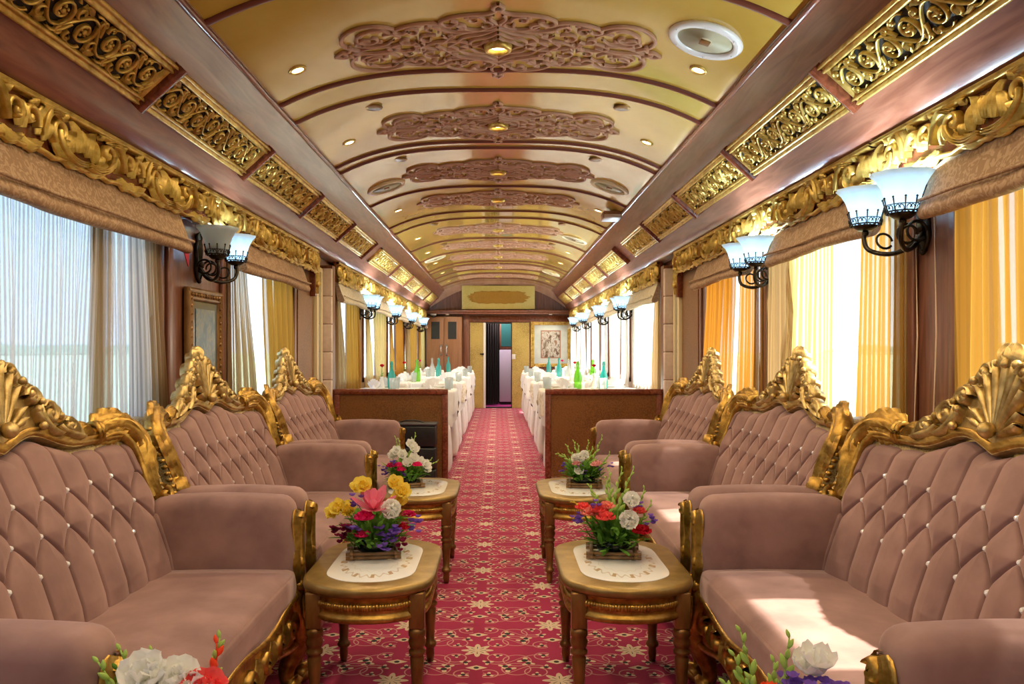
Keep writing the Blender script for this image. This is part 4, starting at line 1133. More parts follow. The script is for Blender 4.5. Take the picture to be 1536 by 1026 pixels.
# ================================================================== FLOWERS
def petal(mb, c, d, up, L, Wd, cup, ruf=0, tipw=.5):
    c = Vector(c); d = Vector(d).normalized(); up = Vector(up); s = d.cross(up)
    if s.length < 1e-3: s = Vector((1, 0, 0))
    s.normalize(); n = s.cross(d).normalized(); ph = R.uniform(0, 6)
    def f(u, v):
        w = Wd*sin(pi*min(1, .08+.92*u*(.62+.38*(1-tipw))))*(1 if u < .98 else .6)
        x = (v*2-1)
        return c+d*(L*u*(1-.15*cup*u))+n*(cup*L*(.55*u*u)+.25*Wd*x*x*cup)+s*(w*x)+n*(ruf*sin(ph+v*9)*u*L*.25)
    mb.grid(f, 4, 4)
def carnation(c, r, mat, parent, nm='carnation'):
    mb = MB(); c = Vector(c)
    for ring, (k, el, ll) in enumerate(((10, .15, 1), (9, .6, .95), (7, 1.05, .85), (4, 1.4, .7))):
        for i in range(k):
            a = 2*pi*i/k+ring*.4+R.uniform(-.2, .2)
            d = Vector((cos(a)*cos(el), sin(a)*cos(el), sin(el)))
            petal(mb, c-d*0, d, (0, 0, 1), r*ll, r*.42, .35, .7)
    return mb.build(nm, mat, parent)
def openflower(c, face, r, n, mat, parent, nm, cup=.6, wd=.38, ruf=.25, layers=2):
    mb = MB(); c = Vector(c); F = Vector(face).normalized(); A = F.cross(Vector((0, 0, 1)))
    if A.length < .1: A = Vector((1, 0, 0))
    A.normalize(); B = F.cross(A)
    for l in range(layers):
        for i in range(n):
            a = 2*pi*i/n+l*pi/n
            e = .45+.5*l
            d = (A*cos(a)+B*sin(a))*cos(e)+F*sin(e)
            petal(mb, c, d, F, r*(1-.2*l), r*wd, cup, ruf)
    return mb.build(nm, mat, parent)
def small_bunch(c, r, n, mat, parent, nm):
    mb = MB()
    for i in range(n):
        p = (c[0]+R.gauss(0, r*.36), c[1]+R.gauss(0, r*.36), c[2]+R.gauss(0, r*.3))
        for k in range(5):
            a = k*2*pi/5+i; petal(mb, p, (cos(a), sin(a), .5), (0, 0, 1), r*.50, r*.24, .3)
    return mb.build(nm, mat, parent)
def gladiolus(p0, p1, mat, parent, size=.011, bend=(0,0,.0), nm='bud_stem', nb=8, tipmat=None):
    p0 = Vector(p0); p1 = Vector(p1); mid = (p0+p1)/2+Vector(bend)
    P = [((1-t)**2*p0+2*t*(1-t)*mid+t*t*p1) for t in [i/12 for i in range(13)]]
    s_ = link(nm, None, parent); s_.empty_display_size = .01
    mb = MB(); mb.tube(P, [.0028*(1-.5*i/12) for i in range(13)], 6)
    for k in range(nb):
        t = .42+.58*k/(nb-1); i = min(11, int(t*12)); p = P[i].lerp(P[i+1], t*12-i) if t < 1 else P[12]
        tg = (P[min(12, i+1)]-P[i]).normalized(); sd = tg.cross(Vector((sin(k), cos(k), .2))).normalized()*(1 if k % 2 else -1)
        r = size*(1.15-.75*(k/(nb-1))); d = (tg*1.0+sd*.55).normalized()
        q = [p+d*(r*2.6*j/6) for j in range(7)]
        mb.tube(q, [r*.55*sin(pi*min(1, .12+.86*j/6))+.0006 for j in range(7)], 7)
    bpy.data.objects.remove(s_)
    return mb.build(nm, mat, parent)
def foliage(parent, n, r, h, mat, L=.06, base=.03):
    mb = MB(); n = int(n*1.7)
    for i in range(n):
        a = R.uniform(0, 2*pi); e = R.uniform(.0, 1.3); rr = R.uniform(.2, 1)*r
        c = (rr*.8*cos(a), rr*.8*sin(a), base+R.uniform(0, 1)*h)
        petal(mb, c, (cos(a)*cos(e), sin(a)*cos(e), sin(e)), (0, 0, 1), L*R.uniform(.7, 1.35), L*.15, R.uniform(-.6, .5))
    for i in range(n//3):
        a = R.uniform(0, 2*pi); e = R.uniform(.2, 1.2)
        mb.tube([(0, 0, .03), (r*.5*cos(a), r*.5*sin(a), base+h*.6*sin(e)), (r*cos(a)*cos(e), r*sin(a)*cos(e), base+h*sin(e))], .0012, 4)
    return mb.build('foliage', mat, parent)
def vase_base(t):
    mb = MB(); mb.lathe([(.001,.012),(.040,.012),(.050,.020),(.054,.038),(.052,.056),(.048,.057),(.046,.045),(.001,.043)], 24); mb.build('bowl', M['bowl'], t)
    mb = MB()
    for sg in (-1, 1):
        for dz, o in ((.007, 0), (.019, .0)):
            mb.tube([(-.085, sg*(.062), dz), (.085, sg*.062, dz)], .0055, 8); mb.tube([(sg*.068, -.078, dz+.004), (sg*.068, .078, dz+.004)], .0055, 8)
    mb.build('bamboo_frame', M['bamboo'], t)
def bouquet(label, loc, rz=.0):
    t = thing('flower_arrangement', label, 'flower arrangement', loc, rz); t.scale = (1.1, 1.1, 1.1); vase_base(t); return t
TZ = .4352
# left, second table: yellow, pink lily
t = bouquet('bouquet of yellow blooms, a pink lily and purple sprigs in a black bowl', (-.435, 2.80, TZ), .15)
foliage(t, 150, .10, .08, M['green'], .05)
for c in ((-.105,-.01,.150), (-.075,.03,.135), (-.045,.045,.205), (-.03,.0,.215), (.065,.02,.215), (.085,.0,.195), (.075,.02,.165), (-.120,.03,.130)):
    openflower(c, (c[0]*3, -.6, .5), .040, 5, M['p_yellow'], t, 'yellow_bloom', .5, .42, .5)
openflower((.0,-.03,.150), (.0,-.45,.9), .088, 6, M['p_lily'], t, 'lily', .30, .20, .10, 2)
openflower((.05,-.055,.150), (.1,-.9,.35), .052, 6, M['p_white'], t, 'white_bloom', .9, .5, .2)
carnation((-.028,-.065,.125), .036, M['p_pink'], t); carnation((-.035,-.075,.075), .028, M['p_hotpink'], t); carnation((.11,-.01,.120), .026, M['p_hotpink'], t); carnation((.09,-.05,.09), .024, M['p_red'], t)
for c in ((.02,-.085,.085), (.055,-.085,.065), (.03,-.10,.045), (.115,-.03,.085), (.135,.01,.10), (-.055,-.03,.17), (-.06,-.08,.10), (.06,-.095,.095)): small_bunch(c, .028, 8, M['p_purple'], t, 'purple_sprig')
for c in ((-.125,-.02,.085), (-.10,-.05,.07), (.085,-.07,.05), (-.09,-.06,.10)): small_bunch(c, .026, 8, M['p_maroon'], t, 'maroon_sprig')
# right, second table: coral and white with green gladiolus buds
t = bouquet('bouquet of coral carnations, white blooms and green buds in a black bowl', (.402, 2.80, TZ), -.1)
foliage(t, 150, .09, .07, M['green'], .055)
for p1, b in (((-.075,.03,.215), (0,0,.02)), ((-.02,.05,.235), (0,0,0)), ((.03,.02,.27), (-.02,0,0)), ((.065,.0,.275), (-.02,0,0)), ((-.055,.0,.19), (0,0,0)), ((.12,.0,.17), (.02,0,-.03)), ((.10,.02,.21), (.03,0,-.02)), ((-.01,.06,.26), (0,0,0))):
    gladiolus((0, 0, .04), p1, M['bud'], t, .0105, b)
gladiolus((0,0,.04), (-.13,-.02,.17), M['p_yellow'], t, .006, (0,0,.05), 'fern_tip', 8)
for c, r, m_ in (((-.025,-.07,.125), .034, 'coral'), ((-.045,-.05,.145), .032, 'coral'), ((-.075,-.03,.130), .032, 'salmon'), ((-.095,-.01,.145), .028, 'coral'), ((.085,-.07,.085), .034, 'red'), ((.08,-.03,.14), .026, 'coral'), ((-.02,-.04,.155), .028, 'salmon')):
    carnation(c, r, M['p_'+m_], t)
openflower((.04,-.08,.125), (.2,-1,.4), .046, 6, M['p_white'], t, 'white_bloom', .7, .5, .6, 3); openflower((.05,-.045,.175), (.2,-.8,.6), .042, 6, M['p_white'], t, 'white_bloom', .8, .5, .4)
for c in ((-.055,-.05,.165), (-.115,-.01,.115), (.075,-.02,.16), (.11,-.05,.12), (-.105,-.04,.11)): small_bunch(c, .024, 8, M['p_purple'], t, 'purple_sprig')
# left, third table: white gladioli
t = bouquet('bouquet of white gladioli with pink carnations in a black bowl', (-.485, 4.22, TZ), .2)
foliage(t, 130, .085, .05, M['green'], .055)
for c in ((-.045,-.01,.165), (-.06,.0,.145), (.02,.0,.195), (.035,-.02,.175), (.0,-.06,.115), (.03,-.05,.135), (.06,-.04,.115), (.085,-.04,.10), (-.02,-.03,.15), (.09,-.02,.08)):
    openflower(c, (c[0]*4, -.7, .5), .036, 6, M['p_white'], t, 'white_bloom', .5, .36, .4)
for p1 in ((-.05,.01,.235), (-.035,.0,.225), (.045,.0,.25), (.03,.02,.225), (.15,-.02,.12), (.12,-.02,.13)): gladiolus((0, 0, .04), p1, M['bud'], t, .009)
for c, m_ in (((-.045,-.07,.105), 'pink'), ((-.075,-.05,.10), 'hotpink'), ((.045,-.075,.105), 'pink'), ((-.03,-.08,.085), 'pink')): carnation(c, .026, M['p_'+m_], t)
for c in ((-.11,-.03,.09), (-.02,-.09,.07), (-.06,-.06,.125), (-.10,-.04,.07)): small_bunch(c, .022, 7, M['p_purple'], t, 'purple_sprig')
# right, third table
t = bouquet('small bouquet of white and blush blooms with many green bud stems', (.455, 4.22, TZ), -.1)
foliage(t, 150, .09, .06, M['green'], .05)
for p1, b in (((-.13,-.01,.155), (0,0,.04)), ((-.085,0,.195), (0,0,0)), ((-.05,.0,.215), (0,0,0)), ((-.03,.02,.195), (0,0,0)), ((.02,0,.215), (0,0,0)), ((.04,.03,.18), (0,0,0)), ((.085,.0,.24), (.0,0,-.02)), ((.12,.0,.16), (.02,0,-.03)), ((-.10,.0,.15), (0,0,0))):
    gladiolus((0, 0, .04), p1, M['bud'], t, .010, b)
for c in ((-.02,-.05,.135), (-.04,-.04,.13), (.0,-.03,.145), (-.025,-.07,.08)): openflower(c, (0, -.8, .5), .036, 6, M['p_white'], t, 'white_bloom', .7, .5, .5)
for c in ((-.035,-.07,.11), (.06,-.05,.11), (.05,-.065,.105)): carnation(c, .026, M['p_blush'], t)
for c in ((.07,-.07,.095), (-.10,-.02,.10), (.12,-.02,.10), (-.01,-.08,.07), (-.10,-.02,.075), (-.02,-.08,.11)): small_bunch(c, .020, 7, M['p_purple'], t, 'purple_sprig')
# nearest pair
t = bouquet('nearest left bouquet with white bloom and orange gladiolus tips', (-.545, 1.31, TZ), 0); t.scale = (1.05, 1.05, 1.0)
foliage(t, 90, .08, .06, M['green'], .05)
for p1, m_, s_ in (((-.105,0,.205), 'bud', .013), ((-.07,0,.225), 'bud', .012), ((-.085,.02,.185), 'green', .013), ((-.03,.02,.215), 'bud', .010)): gladiolus((0, 0, .04), p1, M[m_], t, s_)
gladiolus((.0, 0, .04), (.085,.0,.245), M['bud'], t, .012, (.03, 0, 0)); gladiolus((.03, 0, .09), (.082,-.005,.238), M['p_orange'], t, .013, (.03, 0, 0), 'orange_bud', 5)
for c in ((.0,-.03,.160), (.03,-.02,.175), (-.02,-.02,.185), (.05,-.04,.155), (.075,-.03,.16)): openflower(c, (c[0], -.6, .8), .050, 6, M['p_white' if c[0] < .07 else 'p_coral'], t, 'white_bloom' if c[0] < .07 else 'coral_bloom', .5, .5, .5)
small_bunch((.04,-.08,.16), .02, 7, M['p_purple'], t, 'purple_sprig'); small_bunch((-.03,-.08,.15), .02, 7, M['p_purple'], t, 'purple_sprig')
t = bouquet('nearest right bouquet with green buds and purple flowers at bottom', (.452, 1.31, TZ), 0); t.scale = (1.0, 1.0, 1.0)
foliage(t, 90, .08, .06, M['green'], .05)
for p1, s_ in (((-.055,.0,.255), .012), ((-.065,.0,.215), .013), ((.025,.0,.245), .013), ((-.045,-.02,.185), .014), ((.0,.0,.205), .012), ((-.08,.0,.17), .012)): gladiolus((0, 0, .04), p1, M['bud'], t, s_)
for c in ((.06,-.02,.205), (.05,-.01,.19)): openflower(c, (.1, -.3, 1), .042, 5, M['p_white'], t, 'white_bloom', .6, .4, .3)
for c in ((.045,-.05,.175), (.085,-.04,.17), (.03,-.03,.18)): small_bunch(c, .028, 9, M['p_purple'], t, 'purple_sprig')
carnation((-.02,-.05,.165), .030, M['p_orange'], t); carnation((.0,-.06,.15), .03, M['p_yellow'], t)

# ================================================================== WALL LAMPS
def make_sconce():
    P = {}
    mb = MB(); xf = lambda u, v, h: (-h, u, v)
    ol = catmull([(0,.135),(.028,.115),(.022,.09),(.036,.05),(.030,.0),(.036,-.05),(.020,-.085),(0,-.11)], 4)
    mb.prism((ol+[(-a, b) for a, b in ol[::-1][1:-1]])[::-1], xf, 0, .012); mb.stroke(ol, .005, .008, xf, .010); mb.stroke([(-a, b) for a, b in ol], .005, .008, xf, .010)
    acanthus(mb, [(0,.10),(0,.07),(0,.04),(0,0)], .02, .02, xf, .01, 3); mb.ball((-.02, 0, -.02), .018); mb.ball((-.012, 0, -.105), .012)
    P['backplate'] = mb.mesh('backplate', M['iron'])
    for s in (1, -1):
        mb = MB()
        C = catmull([(-.01,s*.005,-.03),(-.05,s*.02,-.085),(-.10,s*.06,-.105),(-.145,s*.115,-.085),(-.155,s*.135,-.045),(-.150,s*.135,-.012)], 5)
        mb.tube(C, .0085, 8); 
        mb.tube([(-.05+.034*cos(a), s*.035, -.035+.034*sin(a)) for a in [i*.4 for i in range(15)]], .0055, 6, up=(0, 1, 0))
        mb.tube([(-.105+.028*cos(a), s*(.085+.01*sin(a)), -.055+.028*sin(a)) for a in [i*.4 for i in range(15)]], .0045, 6, up=(0, 1, 0))
        mb.ball((-.150, s*.135, -.02), .013); mb.lathe([(.001,-.012),(.026,-.010),(.040,0),(.044,.008),(.001,.006)], 16, (-.150, s*.135, 0)); P['arm%d' % s] = mb.mesh('lamp_arm', M['iron'])
        mb = MB()
        for k in range(10):
            a = 2*pi*k/10; r0, r1 = .050, .062
            b = Vector((-.150, s*.135, .0)); e = Vector((cos(a), sin(a), 0)); f = Vector((-sin(a), cos(a), 0))
            mb.tube([b+e*.046+Vector((0,0,.005)), b+e*.055+Vector((0,0,.030)), b+e*.060+Vector((0,0,.052))], [.0025,.002,.003], 5)
            for q in (-1, 1): mb.tube([b+e*(.052+.004*sin(i*.5))+f*(q*.012+q*.008*cos(i*.7))+Vector((0,0,.018+.012*sin(i*.7))) for i in range(8)], .0018, 4)
            mb.ball(b+e*.061+Vector((0,0,.056)), .0045, 5, 4)
        mb.tube([(-.150+.050*cos(a), s*.135+.050*sin(a), .012) for a in [i*2*pi/24 for i in range(24)]], .003, 5, closed=True)
        mb.tube([(-.150+.056*cos(a), s*.135+.056*sin(a), .033) for a in [i*2*pi/24 for i in range(24)]], .0018, 5, closed=True)
        P['crown%d' % s] = mb.mesh('crown_ring', M['iron'])
        mb = MB()
        mb.lathe([(.020,.006),(.040,.012),(.050,.035),(.058,.065),(.068,.095),(.082,.122),(.100,.140),(.097,.141),(.079,.120),(.065,.095),(.055,.065),(.046,.035),(.03,.014)], 40, (-.150, s*.135, 0),
                 wob=lambda i, a: 1+(.035*cos(a*10) if 5 <= i <= 7 else 0))
        P['shade%d' % s] = mb
        mb = MB(); mb.lathe([(.012,.008),(.012,.03),(.020,.045),(.024,.062),(.018,.080),(.0001,.088)], 14, (-.150, s*.135, 0)); P['bulb%d' % s] = mb.mesh('bulb', M['bulb'])
    return P
SC = make_sconce()
SC_LIT = {s: SC['shade%d' % s].mesh('glass_shade', M['lamp_lit']) for s in (1, -1)}
SC_OFF = {s: SC['shade%d' % s].mesh('glass_shade', M['lamp_off']) for s in (1, -1)}
def sconce(sx, y, label, grp, off=None, e=12, z=1.60):
    t = thing('wall_lamp', label, 'wall lamp', (sx*1.498, y, z), 0 if sx > 0 else pi, grp)
    link('backplate', SC['backplate'], t)
    for s in (1, -1):
        link('lamp_arm', SC['arm%d' % s], t)
        g = link('glass_shade', (SC_OFF if off == s else SC_LIT)[s], t)
        link('crown_ring', SC['crown%d' % s], g)
        if off == s: g['label'] = 'unlit frosted glass shade'
        else:
            link('bulb', SC['bulb%d' % s], g)
            L = bpy.data.lights.new('bulb_lamp', 'POINT'); L.energy = e; L.color = (.62,.84,1); L.shadow_soft_size = .02
            link('lamp', L, t, (-.150, s*.135, .115))
sconce(-1, 3.98, 'two-shade iron wall lamp on the left, one shade unlit', None, 1, 5)
sconce(1, 2.80, 'two-shade iron wall lamp glowing blue-white on the nearest right post', None)
sconce(1, 4.32, 'two-shade iron wall lamp glowing blue-white, second on the right lounge wall', None)
for k, y in enumerate((8.62, 10.56, 12.52, 14.46)): sconce(-1, y, 'iron wall lamp with glowing shades, %s along the left dining wall' % ordn[k], 'left dining wall lamps', e=16)
for k, y in enumerate((8.82, 10.60, 12.62, 14.25)): sconce(1, y, 'iron wall lamp with glowing shades, %s along the right dining wall' % ordn[k], 'right dining wall lamps', e=16)

# ================================================================== PARTITIONS + CASE
for sx, sd, a, b in ((-1, 'left', -1.378, -.420), (1, 'right', .396, 1.378)):
    t = thing('low_partition', 'waist-high brown panel in a mahogany frame, %s of the aisle' % sd, 'partition', ((a+b)/2, 6.725, 0))
    h = (b-a)/2; w = .048
    mb = MB(); mb.rbox(-h, h, -.030, .030, .783, .828, .006, 2); mb.rbox(-h, -h+w, -.025, .025, 0, .785, .005, 2); mb.rbox(h-w, h, -.025, .025, 0, .785, .005, 2); mb.rbox(-h+w, h-w, -.025, .025, 0, .09, .005, 2)
    mb.build('frame', M['mahogany'], t)
    mb = MB(); mb.box(-h+w-.005, h-w+.005, -.012, .012, .085, .788); mb.build('panel', M['brown_weave'], t)
t = thing('folding_case', 'black three-section box standing against the left partition', 'case', (-.705, 6.58, 0), -.06)
for k in range(3):
    mb = MB(); mb.rbox(-.20, .20, -.07, .07, .01+k*.178, .01+k*.178+.172, .016, 3); mb.build('section', M['black'], t)
mb = MB(); mb.rbox(-.205, .205, -.075, .075, .540, .562, .008, 2); mb.build('lid', simple('dark_grey_lid', (.08,.085,.09), .35), t)
mb = MB(); mb.tube(bez((-.10,-.02,.56), (-.06,-.02,.585), (.06,-.02,.585), (.10,-.02,.56)), .006, 6); mb.build('handle', M['black'], t)

# ================================================================== DINING
DT = (7.95, 9.90, 11.85, 13.80)
HX, HY = .49, .36
def cloth_mesh(seed, hx, hy, z, drop, mat, wav=.016, corner=.10):
    rr = random.Random(seed); mb = MB(); n = 112; lv = []
    def per(a, k):
        ca, sa = cos(a), sin(a); e = (abs(ca)**8+abs(sa)**8)**(-1/8)
        return ca*e*hx*k, sa*e*hy*k
    ph = rr.uniform(0, 6)
    for k, d in ((.0, 0), (.35, 0), (.7, 0), (.97, 0), (.995, -.004), (1.0, -.018), (1.012, -.10), (1.03, -.22), (1.045, -1)):
        row = []
        for i in range(n):
            a = 2*pi*i/n; x, y = per(a, k if k <= 1 else 1)
            dist = -d if d != -1 else drop+corner*abs(sin(2*a))**3+.02*sin(a*5+ph)
            if d == -.22: dist = drop*.62
            if d == -.10: dist = drop*.25
            f = max(0, min(1, dist/drop)); o = wav*f*(sin(i*.62+ph)+.5*sin(i*1.31+ph*2))+(.012*f)
            l = sqrt(x*x+y*y) or 1
            row.append((x+o*x/l, y+o*y/l, z-dist))
        lv.append(row)
    vs = [p for r in lv for p in r]; fs = []
    for i in range(len(lv)-1):
        for j in range(n): fs.append((i*n+j, i*n+(j+1) % n, (i+1)*n+(j+1) % n, (i+1)*n+j))
    mb.add(vs, fs); return mb
# chair with slip cover (faces +y, back at -y)
def make_chair():
    mb = MB()
    def fn(x, y, z):
        k = 1+.06*(1-min(1, z/.46))+.03*sin(z*9); return (x*k+.006*sin(y*40)*(1-min(1, z/.5)), y*k, z)
    bm = bmesh.new(); bmesh.ops.create_cube(bm, size=1)
    for v in bm.verts: v.co = Vector((v.co.x*.40, v.co.y*.42, .255+v.co.z*.43))
    bmesh.ops.subdivide_edges(bm, edges=bm.edges[:], cuts=5, use_grid_fill=True)
    bmesh.ops.bevel(bm, geom=[e for e in bm.edges if e.calc_face_angle(0) > 1], offset=.05, segments=4, profile=.5, affect='EDGES')
    mb.addbm(bm, fn)
    c1 = mb.mesh('seat_cover', M['white_cloth'])
    mb = MB(); mb.rbox(-.20, .20, -.245, -.165, .10, .80, .035, 4); c2 = mb.mesh('back_cover', M['white_cloth'])
    legs = []
    for sx in (1, -1):
        for sy in (1, -1):
            mb = MB(); mb.rbox(sx*.15-.018, sx*.15+.018, sy*.16-.018, sy*.16+.018, 0, .08, .004, 2); legs.append(mb.mesh('leg', M['mahogany']))
    return [('seat_cover', c1), ('back_cover', c2)]+[('leg', l) for l in legs]
CH = make_chair()
# table hardware
def make_dtable():
    out = []
    mb = MB(); mb.rbox(-HX+.055, HX-.055, -HY+.05, HY-.05, .728, .757, .008, 2); out.append(('tabletop', mb.mesh('tabletop', M['mahogany'])))
    for sx in (1, -1):
        for sy in (1, -1):
            mb = MB(); mb.rbox(sx*(HX-.10)-.022, sx*(HX-.10)+.022, sy*(HY-.10)-.022, sy*(HY-.10)+.022, 0, .73, .005, 2); out.append(('leg', mb.mesh('leg', M['mahogany'])))
    return out
DTM = make_dtable()
# tableware meshes
def lath(prof, mat, n=20, wob=None):
    mb = MB(); mb.lathe(prof, n, wob=wob); return mb
g_ = MB(); g_.lathe([(.001,.002),(.027,0),(.029,.004),(.032,.06),(.037,.115),(.0355,.115),(.030,.06),(.027,.008),(.001,.007)], 18)
ME_GLASS = g_.mesh('water_glass', M['clear_glass'])
g_ = MB(); g_.lathe([(.001,.002),(.06,0),(.075,.004),(.105,.014),(.125,.019),(.124,.021),(.075,.009),(.001,.006)], 32)
ME_PLATE = g_.mesh('dinner_plate', M['porcelain'])
g_ = MB()
for k in range(9):
    a0 = -1.15+2.3*k/8; 
    petal(g_, (0, 0, .0), (sin(a0)*.75, .10*cos(k*3.1), cos(a0)*.9+.2), (0, 1, 0), .135, .020, .05)
g_.lathe([(.035,0),(.030,.02),(.020,.05),(.012,.07)], 12)
for v in range(2):
    petal(g_, (0, .01-.02*v, .01), (0, .15-.3*v, 1), (0, 1, 0), .13, .045, .1)
g_.v = [(p[0]*.62, p[1]*.8, p[2]*.74) for p in [tuple(q) for q in g_.v]]
ME_NAP = g_.mesh('folded_napkin', M['napkin'])
def bottle_me(name, mat):
    mb = MB(); mb.lathe([(.001,.004),(.036,0),(.040,.006),(.041,.10),(.038,.135),(.026,.165),(.017,.195),(.0145,.235),(.018,.240),(.018,.252),(.015,.255)], 24); b = mb.mesh('body', mat)
    mb = MB(); mb.lathe([(.010,.25),(.014,.256),(.014,.268),(.008,.275),(.0001,.277)], 14); c = mb.mesh('stopper', M['steel'] if name == 'x' else mat); 
    mb = MB(); mb.tube([(.019,0,.225),(.024,0,.245),(.019,0,.262),(0,0,.272),(-.019,0,.262),(-.024,0,.245),(-.019,0,.225)], .0018, 5); d = mb.mesh('wire_clasp', M['steel']); return (('stopper', c), ('wire_clasp', d)), b
BOT = {k: bottle_me(k, M[k+'_glass']) for k in ('teal', 'green', 'clear')}
def put_bottle(kind, x, y, z, label):
    ex, b = BOT[kind]; t = tag(link('water_bottle', None, None, (x, y, z), R.uniform(0, 3)), label, 'bottle', 'bottles on the dining tables')
    gb = link('glass_body', b, t)
    for n_, m_ in ex: link(n_, m_, gb)
def make_rose(vm, fm):
    mb = MB(); mb.lathe([(.001,.002),(.022,0),(.026,.02),(.020,.05),(.012,.075),(.014,.09),(.012,.09),(.010,.075),(.018,.05),(.001,.01)], 16); v = mb.mesh('bud_vase', vm)
    mb = MB(); mb.tube([(0,0,.02),(.004,0,.09),(-.004,.003,.16)], .0022, 5)
    for k in range(4): petal(mb, (.003,0,.085+.012*k), (cos(k*2.2), sin(k*2.2), .4), (0,0,1), .035, .010, -.3)
    s = mb.mesh('stem', M['green'])
    mb = MB()
    for ring, (k, el, ll) in enumerate(((6, .5, 1), (5, .95, .9), (3, 1.3, .8))):
        for i in range(k):
            a = 2*pi*i/k+ring*.5; petal(mb, (-.004,.003,.158), (cos(a)*cos(el), sin(a)*cos(el), sin(el)), (0,0,1), .027*ll, .014, .5, .1)
    f = mb.mesh('rose_bloom', fm); return (('bud_vase', v), ('stem', s), ('rose_bloom', f))
ROSE = {'red': make_rose(M['porcelain'], M['p_red']), 'pink': make_rose(M['porcelain'], M['p_hotpink'])}
def put_rose(kind, x, y, z, label):
    t = tag(link('rose_vase', None, None, (x, y, z), R.uniform(0, 3)), label, 'flower vase', 'single roses on the dining tables')
    t.scale = (1.15, 1.15, 1.38)
    for n_, m_ in ROSE[kind]: link(n_, m_, t)
TBL = .768
PLC = ['partition side by the aisle', 'partition side by the window', 'far side by the aisle', 'far side by the window']
bott = {(-1,0): ('teal', -1.07, .10), (-1,1): ('green', -1.00, .0), (-1,2): ('teal', -.88, .0), (-1,3): ('teal', -.86, .05),
        (1,0): ('teal', 1.05, .0), (1,1): ('clear', .88, .05), (1,2): ('teal', .90, -.05), (1,3): ('teal', .88, .05)}
for sx, sd in ((-1, 'left'), (1, 'right')):
    for k, ty in enumerate(DT):
        w = ordn[k]; cx = sx*.912
        tid = '%s %s dining table' % (w, sd)
        t = thing('dining_table', '%s from the partition, standing under its white cloth' % tid, 'dining table', (cx, ty, 0), 0, 'dining tables')
        for nme, me in DTM: link(nme, me, t)
        lace = (sx > 0 and k < 2) or (sx < 0 and k == 1)
        c = thing('tablecloth', '%s draped on the %s' % ('white cloth with a cream lace overlay' if lace else 'plain white layered cloth', tid), 'tablecloth', (cx, ty, 0), 0, 'tablecloths')
        cloth_mesh(k*2+(sx > 0), HX, HY, .762, .22, M['white_cloth']).build('under_cloth', M['white_cloth'], c)
        mb = cloth_mesh(40+k*2+(sx > 0), HX+.010, HY*.86, .766, .11, M['lace_cloth'], .010, .13)
        mb.build('overlay_cloth', M['lace_cloth'] if (sx > 0 and k < 2) or (sx < 0 and k == 1) else M['white_cloth'], c)
        for j, (dx, dy) in enumerate(((-sx*.27, -.22), (sx*.27, -.22), (-sx*.27, .22), (sx*.27, .22))):
            x = cx+dx; y = ty+dy
            l = thing('covered_chair', 'white slip-covered chair at the %s, %s' % (tid, PLC[j]), 'chair', (x, ty+(-.60 if dy < 0 else .60), 0), 0 if dy < 0 else pi, 'covered dining chairs')
            for nme, me in CH: link(nme, me, l)
            tag(link('dinner_plate', ME_PLATE, None, (x, y*1.0, TBL)), 'white plate laid on the %s, %s' % (tid, PLC[j]), 'plate', 'plates on the dining tables')
            tag(link('folded_napkin', ME_NAP, None, (x+R.uniform(-.02, .02), y, TBL+.009), R.uniform(-.4, .4)), 'white fan-folded napkin on the %s, %s' % (tid, PLC[j]), 'napkin', 'napkins on the dining tables')
            tag(link('water_glass', ME_GLASS, None, (x-sx*.155+(0 if dx*sx < 0 else 0), y-.08*(1 if dy > 0 else -.9), TBL)), 'clear water glass on the %s, %s' % (tid, PLC[j]), 'glass', 'glasses on the dining tables')
        b = bott[(sx, k)]; put_bottle(b[0], b[1], ty+b[2], TBL, '%s glass bottle standing on the %s' % (b[0], tid))
        if k < 3: put_rose('red' if k != 2 else 'pink', cx+(-.24 if sx < 0 else .04), ty-.02, TBL, 'single %s rose in a small vase on the %s' % ('red' if k != 2 else 'pink', tid))
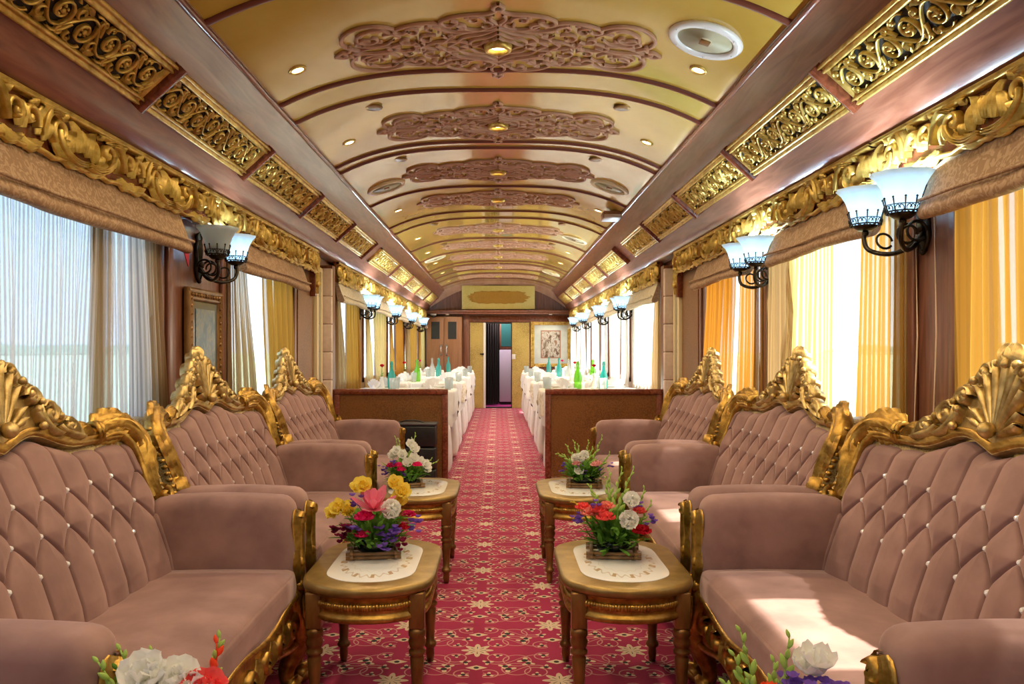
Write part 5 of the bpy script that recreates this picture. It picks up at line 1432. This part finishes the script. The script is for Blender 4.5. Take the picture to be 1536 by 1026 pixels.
put_bottle('green', .80, 8.02, TBL, 'lime green glass bottle standing nearest the aisle on the first right table')
put_bottle('green', 1.18, 9.95, TBL, 'green glass bottle near the window on the second right table')
put_bottle('clear', -.98, 11.9, TBL, 'clear glass bottle beside the teal one, third left table')

# ================================================================== LIGHT, WORLD, CAMERA
w = bpy.data.worlds.new('world'); bpy.context.scene.world = w; w.use_nodes = True
nt = w.node_tree; nt.nodes.clear(); out = nt.nodes.new('ShaderNodeOutputWorld'); bg = nt.nodes.new('ShaderNodeBackground')
tc = nt.nodes.new('ShaderNodeTexCoord'); sp = nt.nodes.new('ShaderNodeSeparateXYZ'); nt.links.new(tc.outputs['Generated'], sp.inputs[0])
nt.links.new(ramp(nt, sp.outputs[2], [(.0, (.86,.93,1.0)), (.10, (.74,.87,1.0)), (.5, (.46,.66,1.0))]), bg.inputs[0])
bg.inputs[1].default_value = 2.3; nt.links.new(bg.outputs[0], out.inputs[0])
S = bpy.data.lights.new('sun', 'SUN'); S.energy = 16; S.angle = .02; S.color = (1,.90,.74)
so = link('sun', S); so.location = (6, 2, 9)
so.rotation_euler = Vector((-cos(math.radians(57.5)), .03, -sin(math.radians(57.5)))).to_track_quat('-Z', 'Y').to_euler()

cam = bpy.data.cameras.new('camera'); co = link('camera', cam)
co.location = (0, 0, CAMZ); co.rotation_euler = (pi/2, 0, 0)
cam.lens = 36*1200/1536; cam.sensor_width = 36; cam.shift_x = 21/1536; cam.shift_y = 13/1536; cam.clip_start = .05; cam.clip_end = 3000
sc = bpy.context.scene; sc.camera = co
sc.view_settings.view_transform = 'Standard'; sc.view_settings.look = 'None'; sc.view_settings.exposure = 0.45; sc.view_settings.gamma = 1
sc.cycles.use_denoising = True
try: sc.cycles.denoiser = 'OPENIMAGEDENOISE'
except Exception: pass
sc.cycles.max_bounces = 10; sc.cycles.diffuse_bounces = 5; sc.cycles.transparent_max_bounces = 16; sc.cycles.sample_clamp_indirect = 6
sc.cycles.caustics_reflective = False; sc.cycles.caustics_refractive = False
